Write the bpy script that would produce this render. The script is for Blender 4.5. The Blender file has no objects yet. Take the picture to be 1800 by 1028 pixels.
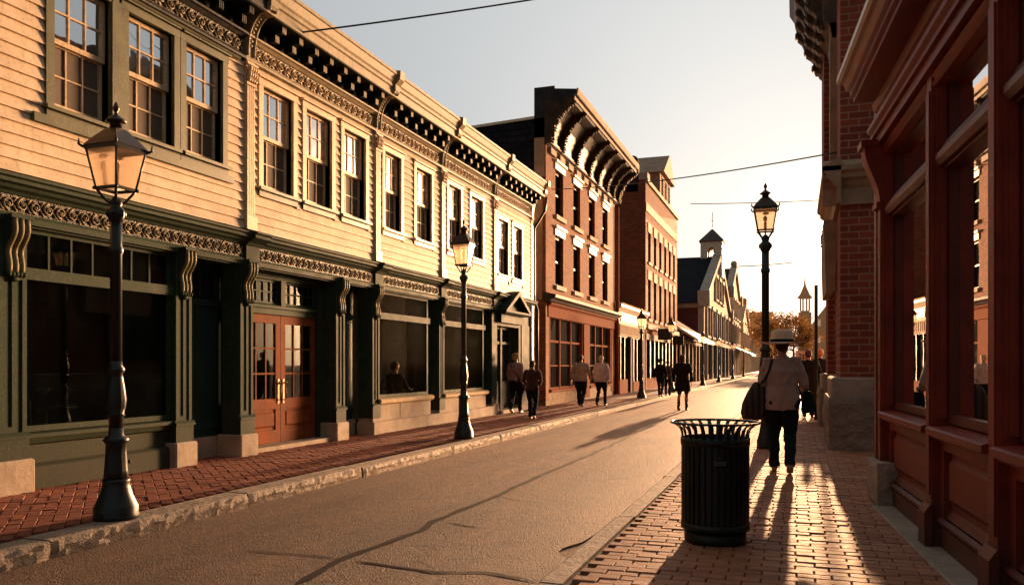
import bpy, bmesh, math, random
from mathutils import Vector, Matrix, noise
random.seed(7)
R = math.radians
sc = bpy.context.scene
COL = sc.collection
PI = math.pi

# ------------------------------------------------------------------ mesh builder
class MB:
    def __init__(s): s.v = []; s.f = []; s.sm = []
    def add(s, vs, fs, smooth=False):
        o = len(s.v); s.v += [tuple(p) for p in vs]
        for f in fs: s.f.append([i + o for i in f]); s.sm.append(smooth)
        return s
    def box(s, x0, x1, y0, y1, z0, z1):
        if x0 > x1: x0, x1 = x1, x0
        if y0 > y1: y0, y1 = y1, y0
        if z0 > z1: z0, z1 = z1, z0
        v = [(x0,y0,z0),(x1,y0,z0),(x1,y1,z0),(x0,y1,z0),(x0,y0,z1),(x1,y0,z1),(x1,y1,z1),(x0,y1,z1)]
        return s.add(v, [(0,3,2,1),(4,5,6,7),(0,1,5,4),(1,2,6,5),(2,3,7,6),(3,0,4,7)])
    def cbox(s, x0, x1, y0, y1, z0, z1, c=.01):
        # box with chamfered vertical edges and top
        if x0 > x1: x0, x1 = x1, x0
        if y0 > y1: y0, y1 = y1, y0
        def ring(z, k): 
            a, b, cc, d = x0+k, x1-k, y0+k, y1-k
            return [(a+c,cc,z),(b-c,cc,z),(b,cc+c,z),(b,d-c,z),(b-c,d,z),(a+c,d,z),(a,d-c,z),(a,cc+c,z)]
        v = ring(z0,0)+ring(z1-c,0)+ring(z1,c*.9)
        f = [tuple(range(7,-1,-1)), tuple(range(16,24))]
        for k in (0,8):
            for i in range(8):
                j=(i+1)%8; f.append((k+i,k+j,k+8+j,k+8+i))
        return s.add(v, f)
    def prism(s, prof, a0, a1, axis='y', smooth=False):
        # prof: closed polygon; axis y -> (x,z); axis x -> (y,z); axis z -> (x,y)
        n = len(prof)
        def P(p, a):
            return (p[0],a,p[1]) if axis=='y' else ((a,p[0],p[1]) if axis=='x' else (p[0],p[1],a))
        ar = sum(prof[i][0]*prof[(i+1)%n][1]-prof[(i+1)%n][0]*prof[i][1] for i in range(n))
        v = [P(p,a0) for p in prof]+[P(p,a1) for p in prof]
        fl = [tuple(range(n)), tuple(range(2*n-1,n-1,-1))]
        sd = [(i,i+n,(i+1)%n+n,(i+1)%n) for i in range(n)]
        o = len(s.v)
        s.add(v, fl); s.add([], [])
        for f in sd: s.f.append([i+o for i in f]); s.sm.append(smooth)
        return s
    def lathe(s, prof, cx=0, cy=0, seg=24, cap=True, flute=None, rot=0):
        # prof: (r,z) ; flute=(count,depth,z0,z1)
        v=[]; f=[]
        for (r,z) in prof:
            for k in range(seg):
                a = 2*PI*k/seg+rot; rr=r
                if flute and flute[2]<=z<=flute[3]: rr = r*(1-flute[1]*(.5+.5*math.cos(flute[0]*a)))
                v.append((cx+rr*math.cos(a), cy+rr*math.sin(a), z))
        for i in range(len(prof)-1):
            for k in range(seg):
                j=(k+1)%seg; f.append((i*seg+k,i*seg+j,(i+1)*seg+j,(i+1)*seg+k))
        s.add(v,f,seg>8)
        if cap:
            o=len(s.v)-len(v)
            s.f.append([o+k for k in range(seg-1,-1,-1)]); s.sm.append(False)
            s.f.append([o+(len(prof)-1)*seg+k for k in range(seg)]); s.sm.append(False)
        return s
    def loft(s, pts, rad, seg=10, side=(1,0,0), cap=True, smooth=True):
        n=len(pts); P=[Vector(p) for p in pts]; v=[]; f=[]
        sd=Vector(side)
        for i in range(n):
            t=(P[min(i+1,n-1)]-P[max(i-1,0)])
            t = t.normalized() if t.length>1e-9 else Vector((0,0,1))
            a=sd-t*sd.dot(t)
            if a.length<1e-3: a=Vector((0,1,0))-t*t.y
            if a.length<1e-3: a=Vector((0,0,1))-t*t.z
            a.normalize(); b=t.cross(a)
            r=rad[i] if isinstance(rad,(list,tuple)) else rad
            rx,ry = r if isinstance(r,(list,tuple)) else (r,r)
            for k in range(seg):
                an=2*PI*k/seg; v.append(tuple(P[i]+a*(rx*math.cos(an))+b*(ry*math.sin(an))))
        for i in range(n-1):
            for k in range(seg):
                j=(k+1)%seg; f.append((i*seg+k,i*seg+j,(i+1)*seg+j,(i+1)*seg+k))
        if cap:
            f.append(tuple(range(seg-1,-1,-1))); f.append(tuple((n-1)*seg+k for k in range(seg)))
        return s.add(v,f,smooth)
    def ball(s, c, r, seg=14, rings=9):
        rx,ry,rz = r if isinstance(r,(list,tuple)) else (r,r,r)
        v=[(c[0],c[1],c[2]-rz)]; f=[]
        for i in range(1,rings):
            p=-PI/2+PI*i/rings
            for k in range(seg):
                a=2*PI*k/seg; v.append((c[0]+rx*math.cos(p)*math.cos(a),c[1]+ry*math.cos(p)*math.sin(a),c[2]+rz*math.sin(p)))
        v.append((c[0],c[1],c[2]+rz)); T=len(v)-1
        for k in range(seg):
            j=(k+1)%seg
            f.append((0,1+j,1+k)); f.append((T,T-seg+k,T-seg+j))
            for i in range(rings-2):
                a=1+i*seg; f.append((a+k,a+j,a+seg+j,a+seg+k))
        return s.add(v,f,True)
    def rotz(s, ang, cx=0, cy=0, start=0):
        c_,s_=math.cos(ang),math.sin(ang)
        for i in range(start,len(s.v)):
            x,y,z=s.v[i]; x-=cx; y-=cy; s.v[i]=(cx+x*c_-y*s_,cy+x*s_+y*c_,z)
        return s

def rootmat(root):
    return Matrix.Translation(root.location) @ root.rotation_euler.to_matrix().to_4x4()
def obj(name, mb, m, parent=None, local=False, flip=False):
    me = bpy.data.meshes.new(name); me.from_pydata(mb.v, [], mb.f)
    me.polygons.foreach_set('use_smooth', mb.sm)
    bm = bmesh.new(); bm.from_mesh(me); bmesh.ops.recalc_face_normals(bm, faces=bm.faces); bm.to_mesh(me); bm.free()
    if m: me.materials.append(m)
    o = bpy.data.objects.new(name, me); COL.objects.link(o)
    if parent:
        r = parent
        while r.parent: r = r.parent
        if not local: me.transform(rootmat(r).inverted())
        o.parent = parent
    return o
def tag(o, label, cat, group=None):
    o['label']=label; o['category']=cat
    if group: o['group']=group
    return o
def thing(name, label, cat, loc=(0,0,0), rz=0, group=None):
    o = bpy.data.objects.new(name, None); COL.objects.link(o)
    o.empty_display_size=.2; o.location=loc; o.rotation_euler=(0,0,rz)
    return tag(o,label,cat,group)
def struct(name, mb, m, kind='structure'):
    o=obj(name,mb,m); o['kind']=kind; return o
def kids(o): return [c for c in list(COL.objects) if c.parent==o]
def dup(root, loc, rz=0, label=None, scale=1):
    r=root.copy(); COL.objects.link(r); r.location=loc; r.rotation_euler=(0,0,rz); r.scale=(scale,)*3
    if label: r['label']=label
    for ch in kids(root):
        c=ch.copy(); COL.objects.link(c); c.parent=r
        for g in kids(ch):
            d=g.copy(); COL.objects.link(d); d.parent=c
    return r
def remesh(mb, voxel, sm=4, amp=0, freq=8, seed=0):
    me=bpy.data.meshes.new('tmp'); me.from_pydata(mb.v,[],mb.f)
    o=bpy.data.objects.new('tmp',me); COL.objects.link(o)
    md=o.modifiers.new('r','REMESH'); md.mode='VOXEL'; md.voxel_size=voxel
    s_=o.modifiers.new('s','SMOOTH'); s_.factor=.5; s_.iterations=sm
    dg=bpy.context.evaluated_depsgraph_get(); e=o.evaluated_get(dg); m2=bpy.data.meshes.new_from_object(e)
    out=MB(); vs=[v.co.copy() for v in m2.vertices]
    if amp:
        nn=[v.normal.copy() for v in m2.vertices]
        vs=[p+n*(amp*noise.noise(Vector((p.x*freq*1.4+seed,p.y*freq*1.4,p.z*freq)))) for p,n in zip(vs,nn)]
    out.add(vs,[tuple(p.vertices) for p in m2.polygons],True)
    bpy.data.objects.remove(o); bpy.data.meshes.remove(me); bpy.data.meshes.remove(m2)
    return out

# ------------------------------------------------------------------ materials
class NT:
    def __init__(s, name):
        s.m=bpy.data.materials.new(name); s.m.use_nodes=True; s.t=s.m.node_tree; s.n=s.t.nodes
        s.n.clear(); s.out=s.n.new('ShaderNodeOutputMaterial')
    def node(s, ty, **kw):
        n=s.n.new(ty)
        for k,v in kw.items(): setattr(n,k,v)
        return n
    def L(s,a,b): s.t.links.new(a,b)
    def math(s,op,a,b=None,c=None):
        n=s.n.new('ShaderNodeMath'); n.operation=op
        for i,x in enumerate((a,b,c)):
            if x is None: continue
            if isinstance(x,(int,float)): n.inputs[i].default_value=x
            else: s.L(x,n.inputs[i])
        return n.outputs[0]
    def mix(s,f,a,b,mode='MIX'):
        n=s.n.new('ShaderNodeMix'); n.data_type='RGBA'; n.blend_type=mode
        for x,i in ((f,0),(a,6),(b,7)):
            if isinstance(x,(int,float)): n.inputs[i].default_value=x
            elif isinstance(x,tuple): n.inputs[i].default_value=(*x[:3],1)
            else: s.L(x,n.inputs[i])
        return n.outputs[2]
    def noise(s,vec,scale,detail=4,rough=.6):
        n=s.n.new('ShaderNodeTexNoise'); n.inputs['Scale'].default_value=scale
        n.inputs['Detail'].default_value=detail; n.inputs['Roughness'].default_value=rough
        if vec is not None: s.L(vec,n.inputs['Vector'])
        return n.outputs['Fac']
    def ramp(s,f,a,b,c0=(0,0,0),c1=(1,1,1)):
        n=s.n.new('ShaderNodeValToRGB'); e=n.color_ramp.elements
        e[0].position=a; e[1].position=b; e[0].color=(*c0,1); e[1].color=(*c1,1); s.L(f,n.inputs[0]); return n.outputs[0]
    def coord(s): return s.n.new('ShaderNodeTexCoord').outputs['Object']
    def scale(s,vec,sx,sy,sz,rz=0):
        n=s.n.new('ShaderNodeMapping'); n.inputs['Scale'].default_value=(sx,sy,sz); n.inputs['Rotation'].default_value=(0,0,rz); s.L(vec,n.inputs['Vector']); return n.outputs[0]
    def bump(s,h,strength,dist,normal=None):
        n=s.n.new('ShaderNodeBump'); n.inputs['Strength'].default_value=strength; n.inputs['Distance'].default_value=dist
        s.L(h,n.inputs['Height'])
        if normal is not None: s.L(normal,n.inputs['Normal'])
        return n.outputs[0]
    def bsdf(s,col,rough=.6,normal=None,spec=.5,metal=0,**kw):
        n=s.n.new('ShaderNodeBsdfPrincipled')
        for x,i in ((col,'Base Color'),(rough,'Roughness')):
            if isinstance(x,(int,float)): n.inputs[i].default_value=x
            elif isinstance(x,tuple): n.inputs[i].default_value=(*x[:3],1)
            else: s.L(x,n.inputs[i])
        n.inputs['Specular IOR Level'].default_value=spec; n.inputs['Metallic'].default_value=metal
        for k,v in kw.items(): n.inputs[k.replace('_',' ')].default_value=v
        if normal is not None: s.L(normal,n.inputs['Normal'])
        s.L(n.outputs[0],s.out.inputs[0]); return n
def boxuv(t):
    # facade coordinates: (along wall, height) chosen by the face normal
    co=t.coord(); sp=t.node('ShaderNodeSeparateXYZ'); t.L(co,sp.inputs[0])
    g=t.node('ShaderNodeNewGeometry'); sn=t.node('ShaderNodeSeparateXYZ'); t.L(g.outputs['True Normal'],sn.inputs[0])
    fx=t.math('GREATER_THAN',t.math('ABSOLUTE',sn.outputs[0]),.6)
    u=t.math('ADD',t.math('MULTIPLY',sp.outputs[1],fx),t.math('MULTIPLY',sp.outputs[0],t.math('SUBTRACT',1,fx)))
    cb=t.node('ShaderNodeCombineXYZ'); t.L(u,cb.inputs[0]); t.L(sp.outputs[2],cb.inputs[1]); return cb.outputs[0],co
_m={}
def paint(name,col,rough=.5,var=.18,worn=.0,wcol=(.3,.22,.15),bump=.25,spec=.28,grain=True,streak=.3,grime=0):
    if name in _m: return _m[name]
    t=NT(name); co=t.coord()
    n1=t.noise(co,3.1,5); n2=t.noise(t.scale(co,9,9,1.6),2.0,5,.7); n3=t.noise(co,38,3)
    dark=tuple(c*(1-var*1.6) for c in col); light=tuple(min(1,c*(1+var*.6)) for c in col)
    c=t.mix(t.ramp(n1,.3,.7),dark,light)
    c=t.mix(t.math('MULTIPLY',t.ramp(n2,.52,.78),streak),c,tuple(x*.45 for x in col))
    if worn: c=t.mix(t.math('MULTIPLY',t.ramp(t.math('MULTIPLY',n3,t.math('ADD',n2,.5)),.56,.62),worn),c,wcol)
    if grime:
        sp=t.node('ShaderNodeSeparateXYZ'); t.L(co,sp.inputs[0]); gz=t.math('ADD',sp.outputs[2],t.math('MULTIPLY',n1,-.5))
        c=t.mix(t.math('MULTIPLY',t.ramp(gz,.0,.45,(1,1,1),(0,0,0)),grime),c,(.045,.035,.026))
    h=t.math('ADD',t.noise(t.scale(co,60,60,6) if grain else t.scale(co,25,25,25),1,4),t.math('MULTIPLY',n3,.6))
    rr=t.math('ADD',t.math('MULTIPLY',n1,.25),rough-.12)
    t.bsdf(c,rr,t.bump(h,bump,.004),spec=spec); _m[name]=t.m; return t.m
def stone(name,col,rough=.8,bump=.5,scale=1,dist=.012):
    if name in _m: return _m[name]
    t=NT(name); co=t.coord()
    n1=t.noise(co,2.5*scale,6,.65); n2=t.noise(co,22*scale,6,.7); n3=t.noise(co,7*scale,4,.6)
    c=t.mix(t.ramp(n1,.3,.7),tuple(x*.62 for x in col),tuple(min(1,x*1.12) for x in col))
    c=t.mix(t.math('MULTIPLY',t.ramp(n2,.5,.75),.45),c,tuple(x*.4 for x in col))
    t.bsdf(c,rough,t.bump(t.math('ADD',n2,t.math('MULTIPLY',n3,1.5)),bump,dist),spec=.4); _m[name]=t.m; return t.m
def brick(name,c1,c2,mortar,bw=.215,bh=.072,rough=.8,bump=.7,ms=.011,soot=.3):
    if name in _m: return _m[name]
    t=NT(name); uv,co=boxuv(t)
    wob=t.node('ShaderNodeTexNoise'); wob.inputs['Scale'].default_value=9; t.L(co,wob.inputs['Vector'])
    ad=t.node('ShaderNodeVectorMath',operation='MULTIPLY_ADD'); t.L(wob.outputs['Color'],ad.inputs[0]); ad.inputs[1].default_value=(.008,.008,0); t.L(uv,ad.inputs[2])
    b=t.node('ShaderNodeTexBrick'); t.L(ad.outputs[0],b.inputs['Vector'])
    b.inputs['Scale'].default_value=1; b.inputs['Brick Width'].default_value=bw; b.inputs['Row Height'].default_value=bh
    b.inputs['Mortar Size'].default_value=ms; b.inputs['Mortar Smooth'].default_value=.25; b.inputs['Bias'].default_value=0
    b.inputs['Color1'].default_value=(*c1,1); b.inputs['Color2'].default_value=(*c2,1); b.inputs['Mortar'].default_value=(*mortar,1)
    n1=t.noise(co,1.3,5,.65); n2=t.noise(co,30,5,.7)
    c=t.mix(t.math('MULTIPLY',t.ramp(n1,.35,.75),soot),b.outputs['Color'],tuple(x*.25 for x in c1))
    c=t.mix(t.math('MULTIPLY',t.ramp(n2,.45,.8),.35),c,tuple(min(1,x*1.7) for x in c2))
    h=t.math('ADD',t.math('MULTIPLY',t.math('SUBTRACT',1,b.outputs['Fac']),1.0),t.math('MULTIPLY',n2,.45))
    t.bsdf(c,rough,t.bump(h,bump,.012),spec=.15); _m[name]=t.m; return t.m
def shingle(name,col):
    t=NT(name); co=t.coord(); sp=t.node('ShaderNodeSeparateXYZ'); t.L(co,sp.inputs[0])
    cb=t.node('ShaderNodeCombineXYZ'); t.L(t.math('ADD',sp.outputs[0],sp.outputs[1]),cb.inputs[0]); t.L(sp.outputs[2],cb.inputs[1])
    b=t.node('ShaderNodeTexBrick'); t.L(cb.outputs[0],b.inputs['Vector']); b.inputs['Scale'].default_value=1
    b.inputs['Brick Width'].default_value=.32; b.inputs['Row Height'].default_value=.2; b.inputs['Mortar Size'].default_value=.014
    b.inputs['Color1'].default_value=(*col,1); b.inputs['Color2'].default_value=(*[x*.6 for x in col],1); b.inputs['Mortar'].default_value=(.004,.004,.005,1)
    n=t.noise(co,6,5)
    c=t.mix(t.math('MULTIPLY',t.ramp(n,.4,.8),.4),b.outputs['Color'],tuple(x*1.8 for x in col))
    t.bsdf(c,.95,t.bump(t.math('SUBTRACT',1,b.outputs['Fac']),.6,.01),spec=.03); return t.m
def carved(name,hi,lo):
    if name in _m: return _m[name]
    t=NT(name); co=t.coord()
    w=t.node('ShaderNodeTexNoise'); w.inputs['Scale'].default_value=9; w.inputs['Detail'].default_value=2; t.L(co,w.inputs['Vector'])
    ad=t.node('ShaderNodeVectorMath',operation='MULTIPLY_ADD'); t.L(w.outputs['Color'],ad.inputs[0]); ad.inputs[1].default_value=(.09,.09,.09); t.L(co,ad.inputs[2])
    v=t.node('ShaderNodeTexVoronoi',feature='DISTANCE_TO_EDGE'); v.inputs['Scale'].default_value=15; t.L(ad.outputs[0],v.inputs['Vector'])
    wv=t.node('ShaderNodeTexWave',wave_type='RINGS',rings_direction='SPHERICAL'); wv.inputs['Scale'].default_value=6; wv.inputs['Distortion'].default_value=9; wv.inputs['Detail'].default_value=1; wv.inputs['Detail Scale'].default_value=5; t.L(ad.outputs[0],wv.inputs['Vector'])
    h=t.math('MULTIPLY',t.ramp(v.outputs['Distance'],.0,.16),t.ramp(wv.outputs['Fac'],.2,.7))
    c=t.mix(h,lo,hi)
    t.bsdf(c,.5,t.bump(h,1,.02),spec=.4); _m[name]=t.m; return t.m
def plain(name,col,rough=.5,metal=0,spec=.5,emit=None,es=0):
    if name in _m: return _m[name]
    t=NT(name); co=t.coord(); n=t.noise(co,9,5)
    c=t.mix(n,tuple(x*.7 for x in col),tuple(min(1,x*1.25) for x in col))
    b=t.bsdf(c,rough,t.bump(t.noise(co,60,3),.15,.003),spec=spec,metal=metal)
    if emit: b.inputs['Emission Color'].default_value=(*emit,1); b.inputs['Emission Strength'].default_value=es
    _m[name]=t.m; return t.m
def cloth(name,col,weave=260,rough=.95):
    if name in _m: return _m[name]
    t=NT(name); co=t.coord(); n=t.noise(co,6,4); w=t.noise(co,weave,2)
    c=t.mix(n,tuple(x*.7 for x in col),tuple(min(1,x*1.2) for x in col)); c=t.mix(t.math('MULTIPLY',w,.35),c,tuple(x*.4 for x in col))
    b=t.bsdf(c,rough,t.bump(t.math('ADD',w,t.math('MULTIPLY',t.noise(co,14,3),1.2)),.35,.008),spec=.15)
    b.inputs['Sheen Weight'].default_value=.0 if col[0]<.03 else .25; _m[name]=t.m; return t.m
def glass(name,tint=(.5,.5,.5),gloss=.35,rough=.02,base=None,wav=.0015):
    # window pane: part mirror, part see-through (or a dark opaque base)
    t=NT(name); co=t.coord()
    g=t.node('ShaderNodeBsdfGlossy'); g.inputs['Roughness'].default_value=rough; g.inputs['Color'].default_value=(1,1,1,1)
    nb=t.bump(t.noise(co,1.6,2),.5,wav*10); t.L(nb,g.inputs['Normal'])
    if base is None:
        b=t.node('ShaderNodeBsdfTransparent'); b.inputs['Color'].default_value=(*tint,1)
    else:
        b=t.node('ShaderNodeBsdfDiffuse'); c=t.mix(t.noise(co,2,4),tuple(x*.5 for x in base),tuple(x*1.4 for x in base)); t.L(c,b.inputs['Color'])
    fr=t.node('ShaderNodeFresnel'); fr.inputs['IOR'].default_value=1.5
    f=t.math('MINIMUM',t.math('ADD',fr.outputs[0],gloss),1.0)
    mx=t.node('ShaderNodeMixShader'); t.L(f,mx.inputs[0]); t.L(b.outputs[0],mx.inputs[1]); t.L(g.outputs[0],mx.inputs[2])
    t.L(mx.outputs[0],t.out.inputs[0]); return t.m

CREAM=(.72,.565,.39)
cream=paint('cream_clapboard_paint',CREAM,.45,.14,.25,(.16,.11,.07),.3,streak=.25)
cream_trim=paint('cream_trim_paint',(.66,.48,.28),.42,.18,.4,(.14,.1,.06),.3,streak=.4)
green=paint('green_shop_paint',(.030,.050,.028),.65,.2,.25,(.13,.13,.09),.3,grime=.5,spec=.12)
green_dk=paint('dark_green_paint',(.018,.045,.038),.45,.2,.1,(.1,.1,.07),.3)
olive=paint('olive_window_paint',(.10,.105,.05),.45,.22,.3,(.25,.19,.12),.3)
wood=paint('orange_brown_door_wood',(.22,.06,.018),.7,.3,.12,(.1,.04,.02),bump=.4,streak=.5,spec=.08)
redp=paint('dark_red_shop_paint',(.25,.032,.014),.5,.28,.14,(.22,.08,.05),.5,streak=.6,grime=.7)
redp_dk=paint('deep_red_paint',(.13,.024,.013),.45,.25,.1,(.1,.05,.03),.3)  # a darker red than the shopfront paint
terra=paint('terracotta_shop_paint',(.24,.075,.035),.85,.2,.1,bump=.25,spec=.05)
darktrim=paint('blackish_cornice_paint',(.011,.011,.010),.45,.3,.3,(.2,.14,.08),.3)
white=paint('off_white_paint',(.72,.62,.46),.45,.1,.1,bump=.2)
limestone=stone('limestone_plinth',(.42,.33,.24))
sandstone=stone('sandstone_trim',(.42,.27,.16))
graystone=stone('gray_plinth_stone',(.30,.225,.17),.8,1,1,.03)
graysm=stone('smooth_gray_stone',(.36,.28,.21),.75,.35)
granite=stone('granite_kerb',(.33,.25,.18),.75,1,1.6,.02)
brickR=brick('deep_red_brick',(.33,.075,.04),(.19,.042,.026),(.36,.20,.13),.29,.105,ms=.012)
brick6=brick('orange_red_brick',(.31,.095,.032),(.15,.042,.019),(.24,.14,.08),.215,.075,soot=.25)
brick7=brick('brown_orange_brick',(.27,.08,.028),(.15,.042,.018),(.18,.10,.06),.23,.08,soot=.2)
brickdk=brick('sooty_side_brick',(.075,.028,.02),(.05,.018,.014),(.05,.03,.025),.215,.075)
brickred=brick('dull_red_brick',(.13,.03,.024),(.1,.025,.02),(.1,.05,.04),.3,.1)
slate=shingle('slate_shingle',(.018,.02,.024))
carv_cream=carved('carved_cream_frieze',(.30,.23,.14),(.05,.035,.02))
olive_cream=paint('olive_cream_cornice_paint',(.36,.29,.17),.5,.22,.5,(.12,.1,.06),.35,streak=.6)
gold_olive=paint('rubbed_olive_gold_paint',(.15,.13,.06),.5,.3,.4,(.3,.25,.12),.3)
cove=paint('teal_black_soffit_shade',(.012,.022,.02),.6,.2,spec=.15)  # shade under the cornice, put into the colour of cove and modillions
tarnish=paint('tarnished_gold_relief',(.36,.29,.18),.5,.3,.3,(.1,.08,.05),.3)
carv_green=carved('carved_tarnished_frieze',(.10,.085,.05),(.015,.017,.012))
iron=plain('black_green_iron',(.018,.022,.02),.38,.3,.5)
iron_r=plain('bronzed_iron',(.05,.03,.02),.42,.5,.5)
canpaint=paint('scuffed_dark_green_can_paint',(.006,.014,.012),.42,.4,.25,(.07,.05,.03),.15,spec=.35,grain=False)
black=plain('matt_black',(.01,.01,.01),.7)
rubber=plain('cable_black',(.008,.007,.006),.6)
brass=plain('old_brass',(.12,.07,.03),.35,.8)
sky_glass=glass('upper_sash_glass',gloss=.75,base=(.06,.07,.08))
def dusty(name,tint,film,fa,op=None,gl=.0012):
    t=NT(name); co=t.coord()
    b=t.node('ShaderNodeBsdfTransparent') if op is None else t.node('ShaderNodeBsdfDiffuse'); b.inputs['Color'].default_value=(*(tint if op is None else op),1)
    d=t.node('ShaderNodeBsdfDiffuse'); d.inputs['Color'].default_value=(*film,1)
    n=t.noise(co,1.1,5,.65); n2=t.noise(t.scale(co,5,5,.7),1,4,.6); n3=t.noise(co,60,2)
    f=t.math('MULTIPLY',t.math('MULTIPLY',t.ramp(n,.35,.75),t.ramp(n2,.25,.8)),fa)
    mx=t.node('ShaderNodeMixShader'); t.L(f,mx.inputs[0]); t.L(b.outputs[0],mx.inputs[1]); t.L(d.outputs[0],mx.inputs[2])
    g=t.node('ShaderNodeBsdfGlossy'); g.inputs['Roughness'].default_value=.02
    m2=t.node('ShaderNodeMixShader'); m2.inputs[0].default_value=gl; t.L(mx.outputs[0],m2.inputs[1]); t.L(g.outputs[0],m2.inputs[2])
    t.L(m2.outputs[0],t.out.inputs[0]); return t.m
shop_glass=dusty('shop_window_glass',(.85,.85,.8),(.10,.07,.045),.10,gl=.00008)
near_glass=dusty('near_shop_window_glass',(.55,.68,.66),(.03,.045,.042),.12,gl=.05)
far_glass=dusty('dark_window_glass',(.5,.5,.5),(.10,.075,.055),.25,op=(.012,.013,.013))
mirror_glass=glass('reflecting_shop_glass',gloss=.62,base=(.01,.01,.01),rough=.0,wav=.00005)
screen=plain('brown_insect_screen',(.11,.075,.05),.75)
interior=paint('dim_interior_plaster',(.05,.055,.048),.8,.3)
lampglass=None
def mk_lampglass():
    t=NT('frosted_lantern_glass'); co=t.coord()
    n=t.noise(co,5,3)
    tr=t.node('ShaderNodeBsdfTranslucent'); t.L(t.mix(n,(.7,.56,.42),(.95,.8,.64)),tr.inputs[0])
    tp=t.node('ShaderNodeBsdfTransparent'); tp.inputs[0].default_value=(.97,.88,.78,1)
    g=t.node('ShaderNodeBsdfGlossy'); g.inputs['Roughness'].default_value=.15
    m1=t.node('ShaderNodeMixShader'); m1.inputs[0].default_value=.45; t.L(tr.outputs[0],m1.inputs[1]); t.L(tp.outputs[0],m1.inputs[2])
    m2=t.node('ShaderNodeMixShader'); m2.inputs[0].default_value=.08; t.L(m1.outputs[0],m2.inputs[1]); t.L(g.outputs[0],m2.inputs[2])
    t.L(m2.outputs[0],t.out.inputs[0]); return t.m
lampglass=mk_lampglass()

# paving brick: colour differs per brick island
def paver(name,c1,c2,rough=.55):
    t=NT(name); co=t.coord(); g=t.node('ShaderNodeNewGeometry')
    n1=t.noise(co,1.2,4); n2=t.noise(co,70,4,.7); n3=t.noise(co,14,5,.7)
    c=t.mix(g.outputs['Random Per Island'],c1,c2)
    c=t.mix(t.math('MULTIPLY',t.ramp(n1,.3,.75),.45),c,tuple(x*.35 for x in c1))
    c=t.mix(t.math('MULTIPLY',t.ramp(n3,.5,.8),.4),c,tuple(x*1.6 for x in c1))
    r=t.math('ADD',t.math('MULTIPLY',n3,.3),rough-.0)
    t.bsdf(c,r,t.bump(t.math('ADD',t.math('MULTIPLY',n2,.5),n3),.7,.007),spec=.3); return t.m
pave_r=paver('worn_sidewalk_brick',(.46,.20,.10),(.28,.105,.055))
pave_l=paver('red_sidewalk_brick',(.30,.08,.038),(.19,.05,.028),.6)

def asphalt():
    t=NT('aged_asphalt'); co=t.coord()
    n1=t.noise(co,.55,5,.6); n2=t.noise(co,42,8,.85); n3=t.noise(t.scale(co,1,.1,1),1.8,5); n4=t.noise(co,5,8,.75); n5=t.noise(co,17,6,.8)
    v=t.node('ShaderNodeTexVoronoi'); v.inputs['Scale'].default_value=75; t.L(co,v.inputs['Vector'])
    c=t.mix(t.ramp(n4,.36,.64),(.062,.033,.019),(.17,.083,.042))
    c=t.mix(t.math('MULTIPLY',t.ramp(n1,.42,.6),.65),c,(.062,.036,.023))
    big=t.noise(t.scale(co,.9,.35,1),1.3,6,.65); c=t.mix(t.math('MULTIPLY',t.ramp(big,.5,.66),.6),c,(.24,.12,.06))
    oil=t.noise(co,1.7,3); c=t.mix(t.math('MULTIPLY',t.ramp(oil,.66,.72),.6),c,(.03,.02,.015))
    c=t.mix(t.math('MULTIPLY',t.ramp(n3,.42,.62),.45),c,(.25,.125,.062))
    c=t.mix(t.math('MULTIPLY',t.ramp(n5,.5,.6),.75),c,(.045,.027,.018))
    c=t.mix(t.math('MULTIPLY',t.ramp(n2,.53,.62),.8),c,(.38,.205,.11))
    c=t.mix(t.math('MULTIPLY',t.ramp(v.outputs['Distance'],.0,.32,(1,1,1),(0,0,0)),.75),c,(.03,.019,.012))
    w=t.node('ShaderNodeTexNoise'); w.inputs['Scale'].default_value=3; w.inputs['Detail'].default_value=6; t.L(co,w.inputs['Vector'])
    ad=t.node('ShaderNodeVectorMath',operation='MULTIPLY_ADD'); t.L(w.outputs['Color'],ad.inputs[0]); ad.inputs[1].default_value=(.6,.6,0); t.L(co,ad.inputs[2])
    vc=t.node('ShaderNodeTexVoronoi',feature='DISTANCE_TO_EDGE'); vc.inputs['Scale'].default_value=2.2; t.L(ad.outputs[0],vc.inputs['Vector'])
    vd=t.node('ShaderNodeTexVoronoi',feature='DISTANCE_TO_EDGE'); vd.inputs['Scale'].default_value=7; t.L(ad.outputs[0],vd.inputs['Vector'])
    crack=t.math('MULTIPLY',t.ramp(vc.outputs['Distance'],.0,.02,(1,1,1),(0,0,0)),t.ramp(n1,.42,.56))
    crk2=t.math('MULTIPLY',t.ramp(vd.outputs['Distance'],.0,.03,(1,1,1),(0,0,0)),t.ramp(t.noise(co,.9,4),.52,.6))
    crack=t.math('MAXIMUM',crack,t.math('MULTIPLY',crk2,.25))
    c=t.mix(t.math('MULTIPLY',crack,.6),c,(.018,.012,.009))
    h=t.math('ADD',n2,t.math('ADD',t.math('MULTIPLY',v.outputs['Distance'],.9),t.math('ADD',t.math('MULTIPLY',n4,1.3),n5)))
    h=t.math('SUBTRACT',h,t.math('MULTIPLY',crack,.5))
    t.bsdf(c,t.math('ADD',t.math('MULTIPLY',n4,.25),.5),t.bump(h,.9,.013),spec=.32); return t.m
asph=asphalt()
tar=plain('tar_crack_seal',(.038,.026,.018),.75,0,.1)
dirt=stone('gutter_grit',(.27,.17,.10),.85,.8,3,.01)
grout=stone('joint_sand',(.09,.05,.03),.9,.5,4,.006)
earth=stone('bare_ground',(.10,.075,.05),.9)

# ------------------------------------------------------------------ ground, road, pavements, kerbs
KZ=.13
g=MB(); g.box(-900,900,-60,1500,-1,-.06); struct('ground',g,earth)
rnd=random.Random(3)
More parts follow.
